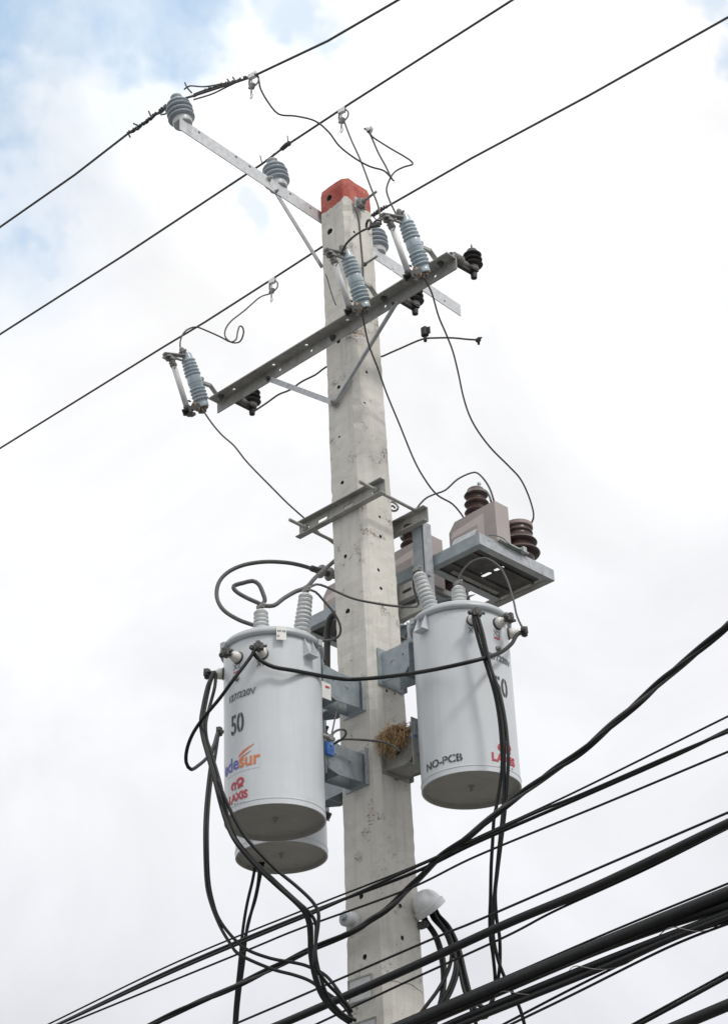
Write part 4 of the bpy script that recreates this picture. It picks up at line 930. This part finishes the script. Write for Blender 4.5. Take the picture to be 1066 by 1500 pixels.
nest = thing('bird_nest', 'scruffy dry straw bird nest wedged on the bracket beside the right transformer', 'bird nest', nc)
part('straw', straws(1000, .112, .105, .036, .05, .13, .0014, .16), 'straw', nest, kind='stuff')
part('twigs', straws(420, .100, .095, .035, .05, .12, .0019, .12), 'strawdark', nest, kind='stuff')

# ------------------------------------------------------------------ plates, spool insulator, weatherhead low on the pole
for lab, x0, x1, yt, yb, in (('blank grey number plate low on the pole behind the thick cable', 511, 545, (1440, 1425), 1475), ('weathered grey number plate at the very bottom of the visible pole', 513, 552, (1502, 1488), 1530)):
    fa_ = -hw(3.3) - .004; a_ = fa(x0 - 1, yt[0], fa_); b_ = fa(x1, yt[1], fa_); c_ = fa(x1 + 1.5, yb - 14, fa_)
    pt = thing('number_plate', lab, 'number plate', a_); h = b_.z - c_.z
    x0_, x1_ = max(a_.x, -hw(3.3) + .02), b_.x
    part('plate', MB().box(((x0_ + x1_) / 2, fa_, b_.z - h / 2), (x1_ - x0_, .004, h)), 'plate', pt)
    mb = MB(); e = .008
    for (cx, cz, w, hh_) in ((0, h / 2 - e / 2, x1_ - x0_, e), (0, -h / 2 + e / 2, x1_ - x0_, e), (-(x1_ - x0_) / 2 + e / 2, 0, e, h - 2 * e), ((x1_ - x0_) / 2 - e / 2, 0, e, h - 2 * e)):
        mb.box(((x0_ + x1_) / 2 + cx, fa_ - .004, b_.z - h / 2 + cz), (w, .006, hh_))
    part('frame', mb, 'galvold', pt)
q = fa(519, 1350, -hw(3.7)); 
sp = thing('spool_insulator', 'pale spool insulator bolted low on the pole, holding the twisted cable', 'insulator', q)
part('porcelain_spool', MB().lathe(q, (.12, -1, 0), [(.03, 0), (.046, .006), (.046, .02), (.03, .028), (.027, .045), (.030, .055), (.044, .060), (.045, .078), (.034, .088), (.02, .090)], 26), 'porcpale', sp)
part('bolt', MB().lathe(q + Vector((.010, -.088, 0)), (.12, -1, 0), [(.022, 0), (.022, .006), (.015, .007), (.015, .022)], 8, False), 'galvblue', sp)
# weatherhead: cast hood on a conduit fixed to the right-hand far edge of the pole
WA = .14; q = fa(600, 1350, .20)
wh = thing('weatherhead', 'cast aluminium weatherhead hood on the right of the pole with cables pouring out', 'weatherhead', q)
part('conduit', MB().rod(Vector((q.x, q.y, 0)), q + Vector((0, 0, -.02)), .035, 18), 'galv', wh)
# hood axis leans to the viewer's right and down
hd = Vector((.55, .85, -.62)).normalized(); hd = (Vector((RT.dot(Bv), RT.dot(Av), 0)) * .52 + Vector((-Bv.y * 0 + Vector((0, 1, 0)).dot(Bv), Vector((0, 1, 0)).dot(Av), 0)) * .36 + Vector((0, 0, -.72))).normalized()
c = fa(632, 1334, WA) - hd * .045
mb = MB(); nrm = hd; prof = []
mb.lathe(c + hd * .045, -hd, [(.092, -.0), (.092, .032), (.082, .034), (.082, .040), (.078, .062), (.068, .086), (.050, .108), (.026, .120), (.003, .124)], 30, True, False)
mb.lathe(c + hd * .045, hd, [(.092, 0), (.084, .0005), (.082, -.02)], 30, False, False); part('hood', mb, 'alu', wh)
mb = MB().lathe(c + hd * .03, hd, [(.081, 0), (.001, .001)], 24, False); part('cable_plate', mb, 'iron', wh)
q2 = fa(619, 1355, WA - .02); mb = MB(); mb.box(q2, (.05, .03, .035)); mb.rod(q2 - Vector((.05, 0, .01)), q2 + Vector((.04, 0, -.01)), .008); part('clamp_screw', mb, 'iron', wh)

# ------------------------------------------------------------------ hot-line clamps on the conductors
def hotclamp(label, at, s=1.):
    r = thing('hot_line_clamp', label, 'line clamp', at, 'silver line clamps on the overhead wires')
    mb = MB(); mb.box((0, 0, .004), (.065 * s, .03, .034), Matrix.Rotation(R(10), 3, 'Y'), .006); mb.rod((-.035, 0, .022), (.035, 0, .018), .014)
    part('jaw', mb, 'alu', r, local=True)
    mb = MB(); mb.tube(spline([(.03, 0, 0), (.05, .01, -.03), (.045, .01, -.075), (.02, 0, -.10), (-.02, 0, -.11)]), .0065, 6); mb.tube(spline([(-.03, 0, -.01), (-.035, 0, -.05), (-.02, 0, -.09)]), .007, 6); mb.box((-.008, 0, -.085), (.045, .03, .04), Matrix.Rotation(R(25), 3, 'Y'), .006)
    part('yoke', mb, 'ironlight', r, local=True)
    mb = MB(); mb.rod((-.01, 0, -.03), (-.014, 0, -.15), .007); mb.torus((-.014, 0, -.172), (.3, 1, 0), .019, .004, 14); part('eye_screw', mb, 'alu', r, local=True)
    return r
hc1 = hotclamp('silver line clamp on the middle overhead wire above the pole top', fa(501, 163, -.49)); hc1.scale = (.88,) * 3
dup(hc1, fa(399, 413, .43), 'silver line clamp hanging from the lowest overhead wire left of the pole')
dup(hc1, fa(370, 112, -1.3), 'silver line clamp bundled into the tie wire on the highest overhead wire')

# ------------------------------------------------------------------ high-voltage jumper wires
J = 'thin jumper wires between the line and the gear'
r1 = .0058
def wirec(label, pts, mode='Y', r=r1, m='wire'): return cable(label, r, pts, m, mode, J, 'jumper_wire', 'wire', seg=6)
yC3 = (W @ pc[2]).y; yC2 = (W @ pc[1]).y; yC1 = (W @ pc[0]).y
yL1 = (W @ fa(378, 113, -1.3)).y; yL2 = (W @ fa(504, 170, -.49)).y; yL3 = (W @ fa(394, 431, .43)).y
wirec('thin wire drooping from the highest overhead wire across the sky to the loose loop', [(373, 108, yL1), (379, 115), (381, 128), (391, 147), (408, 167), (433, 170), (461, 177), (481, 193), (497, 214), (520, 232), (542, 244), (560, 249), (568, 255), (574, 262, yC3 - .05)])
wirec('thin straight wire from the middle line clamp down past the red pole top', [(504, 178, yL2), (514, 204), (528, 235), (542, 272), (554, 303), (558, 329, yC3 - .12)])
wirec('loose pointed wire loop above the highest fuse cutout', [(533, 189, 9.9), (540, 190), (545, 200), (571, 217), (590, 228), (602, 236), (604, 241), (593, 244), (579, 251), (571, 262), (566, 278), (571, 295), (580, 314), (583, 321, yC3 - .09)])
wirec('short stiff wire crossing the loose loop above the highest fuse cutout', [(534, 188, 9.9), (542, 197), (554, 224), (565, 244), (573, 261), (577, 265, 9.85)])
mb = MB(); q = fY(538, 190, 9.9); mb.torus(q, (1, .5, 0), .018, .006, 14); mb.torus(q + Vector((.03, 0, -.02)), (.4, 1, 0), .02, .006, 14); mb.box(q + Vector((.025, 0, -.01)), (.03, .02, .02))
single('loose_clamp', mb, 'alu', 'small silver clamp at the tip of the loose wire loop', 'line clamp', q)
wirec('curved wire arching in front of the pole between two fuse cutouts', [(556, 331, yC3 - .13), (540, 334), (524, 342), (508, 356), (500, 371, yC2 - .1)], r=.0075)
mb = MB(); q = fY(540, 329, yC3 - .14); mb.torus(q, (.3, 1, .2), .028, .008, 12); mb.box(q + Vector((.05, 0, -.03)), (.075, .02, .02), Matrix.Rotation(R(22), 3, 'Y')); mb.tube(spline([q + Vector((.02, 0, -.02)), q + Vector((.06, 0, -.005)), q + Vector((.10, 0, -.03))]), .007, 6)
single('clamp_clip', mb, 'iron', 'dark bent clamp clip beside the top of the highest fuse cutout', 'clamp', q)
wirec('curled wire from the left line clamp to the far left fuse cutout', [(397, 430, yL3), (393, 431), (380, 436), (358, 455), (338, 471), (330, 484), (331, 495), (341, 502), (352, 500), (357, 487), (355, 479), (351, 478), (348, 487), (346, 497), (338, 501), (324, 494), (304, 485), (287, 479), (273, 484), (266, 494), (264, 505), (266, 517, yC1 - .1)])
wirec('thin wire slanting from the far left fuse cutout down behind the pole', [(296, 599, yC1 - .1), (312, 622), (327, 639), (343, 653), (363, 678), (400, 716), (422, 738), (451, 764), (468, 781), (484, 793), (500, 806, 11.1)])
wirec('thin wire dropping from the middle fuse cutout past the pole to the right measuring transformer', [(529, 453, yC2 - .1), (533, 473), (540, 505), (553, 539), (566, 576), (585, 622), (605, 671), (620, 699), (639, 724), (662, 738), (676, 754), (679, 760, 11.35)])
wirec('long thin wire curving from the highest fuse cutout down to the large brown bushing', [(620, 405, yC3 - .1), (632, 429), (642, 463), (653, 489), (663, 515), (671, 547), (678, 580), (687, 608), (700, 632), (720, 658), (745, 683), (762, 702), (774, 727), (781, 752), (779, 764), (772, 773, 11.3)])
wirec('pale wire looping from the rear channel over the right measuring transformer', [(608, 792, 10.99), (608, 752), (621, 732), (636, 724), (652, 718), (670, 702), (689, 693), (699, 693), (710, 704), (718, 718), (723, 734, 11.0)], r=.0062, m='grey')
wirec('short curved wire touching the small brown bushing of the right measuring transformer', [(706, 717, 11.2), (711, 719), (716, 726), (719, 735, 11.05)], r=.007)
wirec('thin earth wire running down the right face of the pole top', [(520, 305, 10.46), (525, 321), (528, 352), (531, 387), (532, 413), (535, 440, 10.50)], r=.0065)
wirec('dark wire running behind the pole from the left surge arrester', [(373, 602, 10.98), (391, 590), (408, 578), (425, 571), (442, 559), (462, 549), (477, 538), (500, 528), (530, 526), (556, 523), (571, 517), (587, 510), (618, 497), (640, 495), (663, 495), (684, 497), (701, 498, 10.75)], r=.0068)
mb = MB(); q = fY(622, 489, 10.85); mb.box(q + Vector((0, 0, .015)), (.045, .04, .06), None, .008); mb.box(q + Vector((.02, 0, .01)), (.05, .01, .05)); mb.rod(q - Vector((0, 0, .06)), q, .011)
single('wire_connector', mb, 'rubber', 'black connector on the wire hanging in the sky right of the pole', 'connector', q)
mb = MB(); q = fY(700, 498, 10.75); mb.box(q, (.03, .02, .022)); mb.rod(q - Vector((0, 0, .035)), q + Vector((.01, 0, .015)), .008); mb.rod(q - Vector((.02, 0, -.006)), q + Vector((.03, 0, .004)), .006)
single('wire_end_clip', mb, 'rubber', 'small black clip at the loose end of the wire right of the pole', 'clip', q)
# bolts and bits of wire behind C2
wirec('wire with dark beads hanging down the pole behind the middle fuse tube', [(477, 402, 10.45), (480, 410), (484, 425), (488, 437), (492, 447, 10.45)], r=.004, m='wire')

# ------------------------------------------------------------------ transformer leads
K = 'black low voltage cables of the transformers'
def Y_(p): return (W @ p).y
H1a, H1b = T1['hv']; H2a, H2b = T2['hv']; x1a = T1['lv'][0]; x3 = T1['lv'][2]; y1 = T2['lv'][0]; y3 = T2['lv'][2]
def px(p):
    w = W @ p; k = F / w.dot(FW); return (533 + w.dot(RT) * k, 750 - w.dot(UP) * k)
def P3(p, dx=0, dy=0): a = px(p); return (a[0] + dx, a[1] + dy, Y_(p))
Rl = .0092
def lead(label, pts, r=Rl, m='black', group=K): return cable(label, r, pts, m, 'Y', group, seg=10)
lead('black cable sagging across between the two front transformers', [P3(x1a, -2, 0), (371, 955), (381, 967), (401, 977), (429, 982, 9.84), (471, 990), (505, 995, 10.2), (530, 994.5), (560, 992, 10.2), (606, 986), (650, 978, 9.85), (698, 967, 9.82), (730, 957), (748, 944), (757, 930), P3(y3)], .0112)
lead('black cable looping from the front left transformer down to the hidden one', [P3(x1a, -3, 0), (366, 964), (341, 997, 9.75), (322, 1023), (297, 1053, 9.85), (282, 1076), (274, 1098), (273, 1117), (280, 1127, 10.2), (291, 1121), (304, 1109), (313, 1092), (318, 1075, 11.1)], .010)
for i, (lab, dx, ry) in enumerate((('outermost', 0, .0), ('middle', 3.6, .02), ('innermost', 9.5, .06))):
    lead(lab + ' of three black cables falling from the left side of the front left transformer', [P3(x3, -3 + i * 1.5, 3), (312 + dx * .3, 985), (304 + dx * (.8 if i < 2 else 1.15), 1005, 9.95 + ry), (297 + dx * (1 if i < 2 else 1.05), 1036), (294 + dx * .8, 1059), (297 + dx * .6, 1081), (302 + dx * .7, 1100), (314 + dx * .8, 1143, 9.8), (323 + dx * .7, 1179), (333 + dx * .5, 1210), (346 + dx * .4, 1235, 9.75 + ry), (372 + dx * .6, 1266), (400 + dx * .6, 1293), (428 + dx * .5, 1318), (444 + dx * .8, 1335, 9.9), (451 + dx * 1.2, 1352), (453 + dx, 1372), (454 + dx * .9, 1400), (460 + dx, 1431), (471 + dx, 1460), (491 + dx, 1484), (512 + dx, 1499 - i * 2, 10.1)])
lead('separate black cable bowing to the right below the front left transformer', [(318, 1140, 9.75), (327, 1163), (342, 1196), (358, 1224), (378, 1247), (406, 1275), (434, 1298), (457, 1320), (466, 1336), (466, 1355), (462, 1385), (461, 1414, 9.85), (476, 1437), (496, 1458), (512, 1478, 10.1)])
for i, (lab, pts) in enumerate((('outer', [(318, 1076, 11.1), (311, 1104), (305, 1148), (301, 1191), (300, 1233), (302, 1289), (308, 1320), (322, 1356), (338, 1383), (352, 1399), (397, 1419), (430, 1428), (454, 1437), (475, 1452), (500, 1470), (515, 1490, 10.4)]),
                               ('inner', [(320, 1076, 11.1), (316, 1104), (309, 1148), (305, 1191), (304, 1233), (306, 1289), (313, 1325), (322, 1348), (340, 1372), (362, 1391), (397, 1404), (430, 1410), (452, 1416), (478, 1430), (500, 1458), (515, 1482, 10.4)]))):
    lead(lab + ' black cable falling from the hidden transformer in a wide left curve', pts)
for i, (lab, pts) in enumerate((('leftmost', [(375, 1262, 11.35), (370, 1290), (362, 1324), (356, 1361), (351, 1410), (346, 1460), (343, 1500), (338, 1600, 11.5)]), ('middle', [(381, 1262, 11.35), (377, 1300), (366, 1345), (358, 1380), (354, 1410), (348, 1460), (345, 1500), (340, 1600, 11.5)]), ('rightmost', [(386, 1262, 11.35), (380, 1290), (374, 1318), (364, 1350), (360, 1375), (357, 1410), (351, 1455), (347, 1500), (342, 1600, 11.5)]))):
    lead(lab + ' of three cables hanging straight below the hidden transformer', pts)
# right transformer front leads
lead('left black cable dropping down the front of the right transformer', [P3(y1, -1, 0), (693, 905), (697, 925), (706, 957, 9.88), (716, 988), (725, 1020), (731, 1055), (734, 1090, 9.84), (735, 1120), (732, 1150), (727, 1180), (723, 1200, 9.9), (721, 1235), (719, 1270), (718, 1317), (717, 1346), (718, 1374), (722, 1402), (725, 1439), (722, 1464), (712, 1476), (697, 1471, 10.2)])
lead('middle black cable dropping down the front of the right transformer', [P3(y1, 0, 0), (696, 905), (703, 928), (712, 960, 9.86), (722, 990), (729, 1020), (735, 1055), (738, 1090, 9.82), (738, 1120), (738, 1157), (736, 1190), (732, 1227, 9.88), (727, 1278), (723, 1317), (722, 1336), (722, 1370), (728, 1402), (738, 1430), (751, 1456), (762, 1480), (770, 1510, 10.2)])
lead('right black cable dropping down the front of the right transformer', [P3(y1, 2, 0), (700, 903), (707, 928), (712, 950, 9.85), (719, 980), (730, 1010), (737, 1040), (742, 1075), (744, 1110, 9.81), (742, 1157), (738, 1200), (733, 1240, 9.9), (728, 1280), (725, 1310), (727, 1346), (731, 1370), (732, 1396), (731, 1421), (726, 1447), (716, 1474), (700, 1488, 10.2)])
lead('thin grey wire arching from the right bushing down to the side terminal, right transformer', [P3(H2b), (676, 838), (689, 824), (704, 818), (715, 819), (731, 830), (740, 845), (746, 860), (752, 881), (757, 903), P3(y3)], .006, 'grey')
lead('thin cable draped in front of the pole between the two tall bushings', [P3(H1b), (463, 856), (476, 859), (496, 868, 10.15), (518, 877), (546, 883, 10.2), (580, 888), (604, 889), (613, 885, 10.3), (606, 862), (606, 840), P3(H2a)], .007, 'grey')
lead('thin cable curling from the tall left bushing round beside the pole', [P3(H1b), (462, 867), (476, 882), (490, 899), (498, 916), (498, 928), (490, 936), (467, 939), (450, 938, 10.35)], .0068, 'grey')
lead('thick grey cable from behind the pole to the short left bushing', [(500, 813, 10.95), (486, 825), (463, 845), (449, 860, 10.3), (432, 867), (415, 877), (401, 887), P3(H1a)], .0125, 'grey')
lead('grey cable folded in a small loop above the short left bushing', [P3(H1a), (388, 880), (384, 866), (379, 856), (370, 851), (356, 854), (345, 857), (342, 861), (348, 868), (364, 877), (382, 885), P3(H1a, 2, 1)], .0125, 'grey')
lead('big grey cable ring sweeping out left above the front left transformer', [(385, 922, 10.6), (372, 916), (350, 908), (328, 894), (318, 876), (320, 855), (333, 839), (356, 828), (387, 823), (418, 824), (440, 828), (460, 834, 10.9)], .0125, 'grey')
q0 = fY(455, 832, 10.9); q1 = fY(500, 847, 11.1); dd = (q1 - q0).normalized(); Ln = (q1 - q0).length
tm = thing('cable_termination', 'stubby grey cable end with flared rain sheds poking out left of the pole', 'cable end', q0)
part('sleeve', MB().lathe(q0, dd, [(.013, 0), (.020, .01), (.020, Ln)], 16), 'grey', tm)
mb = MB()
for f in (.28, .55): mb.lathe(q0 + dd * (Ln * f), dd, [(.020, 0), (.042, .012), (.044, .016), (.020, .02)], 20)
part('rain_sheds', mb, 'ironlight', tm)
q0 = fa(583, 779, .48); tm = thing('cable_termination', 'small grey insulator cone poking out right of the pole beside the steel post', 'cable end', q0)
part('sleeve', MB().lathe(q0 + Vector((-.15, 0, 0)), (1, 0, 0), [(.018, 0), (.018, .17)], 14), 'porcpale', tm); part('rain_sheds', MB().lathe(q0, (1, 0, 0), [(.018, 0), (.045, .012), (.018, .03)], 18), 'porcpale', tm)
lead('thin wire rising from the blue tag to the upper left bracket', [(484, 1081, 10.2), (487, 1070), (493, 1040, 10.3), (495, 1030, 10.35)], .0045, 'grey')
lead('small wire loop and tail from the blue tag across the pole to the nest', [(484, 1084, 10.15), (488, 1074), (496, 1069), (504, 1069), (507, 1074), (503, 1081), (494, 1087), (488, 1090), (492, 1087), (502, 1083), (527, 1083.5, 10.38), (560, 1087, 10.35), (576, 1093), (586, 1101, 10.3)], .0065, 'grey')
mb = MB(); q = fY(483, 1081, 10.15); mb.rod(q - Vector((0, .06, 0)), q + Vector((0, .03, 0)), .013); mb.box(q, (.03, .03, .03)); single('ground_connector', mb, 'ironlight', 'small ground connector on top of the blue tag', 'connector', q)

# ------------------------------------------------------------------ weatherhead cables
Kw = 'black cables pouring out of the weatherhead'
wp = [[(621, 1350), (634, 1368), (642, 1389), (647, 1415), (648, 1439), (645, 1464), (638, 1485), (628, 1510)],
      [(625, 1349), (638, 1368), (646, 1389), (651, 1415), (651, 1439), (648, 1464), (642, 1485), (634, 1510)],
      [(634, 1346), (650, 1364), (659, 1385), (661, 1402), (655, 1424), (642, 1449), (622, 1476), (608, 1495)],
      [(637, 1343), (657, 1370), (666, 1396), (666, 1421), (657, 1449), (645, 1470), (628, 1500)],
      [(640, 1342), (656, 1361), (668, 1388), (676, 1417), (683, 1449), (694, 1479), (700, 1495)],
      [(636, 1340), (652, 1358), (663, 1385), (672, 1417), (679, 1449), (690, 1479), (697, 1500)],
      [(642, 1340), (658, 1358), (672, 1388), (681, 1425), (690, 1460), (700, 1490)],
      [(639, 1345), (654, 1366), (664, 1395), (670, 1421), (662, 1449), (650, 1472), (636, 1500)]]
wl = ['nearest the pole', 'second from the pole', 'swinging back left behind the pole', 'forming the left side of the inner bow', 'running straight down to the right', 'just left of the straight outer one', 'outermost on the right', 'forming the right side of the inner bow']
for i, (p, l_) in enumerate(zip(wp, wl)):
    Y0 = 10.72 - .02 * (i % 4); p = [(x, y) for x, y in p]; p.insert(0, (p[0][0] - 5, p[0][1] - 12)); p[0] = p[0] + (Y0,); p[-1] = p[-1] + (10.55,)
    cable('black weatherhead cable ' + l_, .0105, p, 'black', 'Y', Kw, seg=8)
lead('short black cable stub curving between the thick bundles at the bottom', [(690, 1466, 10.2), (703, 1472), (715, 1482), (712, 1490), (700, 1492, 10.2)], .009)

# ------------------------------------------------------------------ street cables low in the picture
Ks = 'street cables crossing below the transformers'
def street(label, r, pts, a=-.42, m='black'): 
    pts = [(x, y) for x, y in pts]; pts[0] += (a,); pts[-1] += (a,)
    return cable(label, r, pts, m, 'a', Ks, ext=(12, 12), seg=10)
street('thin cable, uppermost on the right of the first bundle', .0052, [(76, 1498), (262, 1408), (460, 1327), (604, 1270), (700, 1226), (842, 1160), (1066, 1049)], -.40)
street('medium black cable under the thin one in the first bundle', .0088, [(82, 1502), (262, 1416), (460, 1334), (604, 1279), (700, 1233), (850, 1168), (988, 1107), (1066, 1069)], -.42)
street('second medium cable touching its twin in the first bundle', .0075, [(88, 1500), (262, 1420), (400, 1362), (460, 1337), (604, 1272), (700, 1229), (785, 1190), (850, 1164), (988, 1104), (1066, 1072)], -.45)
street('thin lone cable just below the first bundle', .0058, [(98, 1500), (350, 1397), (440, 1360), (596, 1303), (700, 1253), (880, 1179), (1066, 1101)], -.42)
street('thin cable above the thick one in front of the pole foot', .0062, [(349, 1498), (440, 1459), (634, 1375), (700, 1348), (880, 1270), (1066, 1190)], -.42)
street('thick black cable crossing the pole over the number plate', .0215, [(400, 1505), (440, 1488), (600, 1418), (740, 1354), (880, 1295), (1066, 1206)], -.44)
street('thin cable right below the thick one crossing the number plate', .0060, [(464, 1500), (600, 1436), (740, 1372), (813, 1334), (940, 1276), (1066, 1213)], -.42)
street('thin cable just above the thickest bundle at the lower right', .0055, [(581, 1498), (740, 1431), (900, 1362), (1066, 1294)], -.42)
street('thickest black cable crossing the lower right corner', .030, [(560, 1515), (598, 1500), (740, 1441), (900, 1375), (1066, 1308)], -.46)
street('second very thick cable under the thickest one, splitting off at the right', .026, [(560, 1523), (700, 1464), (850, 1400), (965, 1357), (1066, 1325)], -.43)
street('upper dark cable of the lowest lashed bundle', .017, [(640, 1508), (700, 1482), (872, 1412), (1066, 1337)], -.44)
street('lower dark cable of the lowest lashed bundle', .014, [(640, 1516), (700, 1491), (872, 1422), (990, 1372), (1066, 1342)], -.46)
street('upper thin cable joining the lashed bundle at the right', .0062, [(738, 1500), (830, 1452), (927, 1404), (1000, 1371), (1066, 1349)], -.42)
street('lower thin cable joining the lashed bundle at the right', .0062, [(749, 1500), (840, 1456), (950, 1401), (1010, 1374), (1066, 1353)], -.43)
street('thin cable nearest the bottom right corner', .0055, [(927, 1500), (1000, 1460), (1066, 1424)], -.42)
street('medium cable doubled below the thin one near the bottom right corner', .0095, [(937, 1500), (1000, 1466), (1066, 1430)], -.42)
street('thick black cable cut off by the bottom right corner', .026, [(985, 1506), (1066, 1472)], -.46)
# lashing wire wound round the bundle
q = path([(700, 1478, -.45), (790, 1444), (872, 1417), (985, 1370), (1066, 1338, -.45)], 'a'); s_ = spline(q, .02); o = []
for k, p in enumerate(s_):
    an = k * .35; o.append(p + Vector((0, math.cos(an) * .036, math.sin(an) * .036)))
single('lashing_wire', MB().tube(o, .0022, 4), 'ironlight', 'fine lashing wire wound round the lowest bundle', 'wire', o[0])
# twisted triplex held by the spool insulator
tp = spline(path([(180, 1520, -.45), (225, 1500), (277, 1474), (322, 1455), (371, 1432), (416, 1410), (460, 1389), (521, 1362, -.27), (545, 1346), (572, 1327), (609, 1291), (643, 1257), (690, 1222, -.5), (738, 1182), (803, 1134), (848, 1103), (900, 1058), (940, 1024), (975, 992), (1020, 955), (1066, 915, -1.2)], 'a'), .03)
tp = [tp[0] + (tp[0] - tp[1]).normalized() * 10] + tp + [tp[-1] + (tp[-1] - tp[-2]).normalized() * 10]
tpx = thing('twisted_cable', 'twisted service cable held by the spool insulator, sweeping up to the right edge', 'cable', tp[1], Ks)
for ph_ in range(3):
    o = []
    for k, p in enumerate(tp):
        d = (tp[min(k + 1, len(tp) - 1)] - tp[max(k - 1, 0)]).normalized(); u = Vector((0, 1, 0)); w = d.cross(u).normalized(); u = w.cross(d); an = k * .16 + ph_ * 2.094
        o.append(p + (u * math.cos(an) + w * math.sin(an)) * .0095)
    part('strand', MB().tube(o, (.0095, .0095, .008)[ph_], 8), 'black' if ph_ < 2 else 'grey', tpx)

for ob in bpy.data.objects:
    if '_x' in ob: del ob['_x']
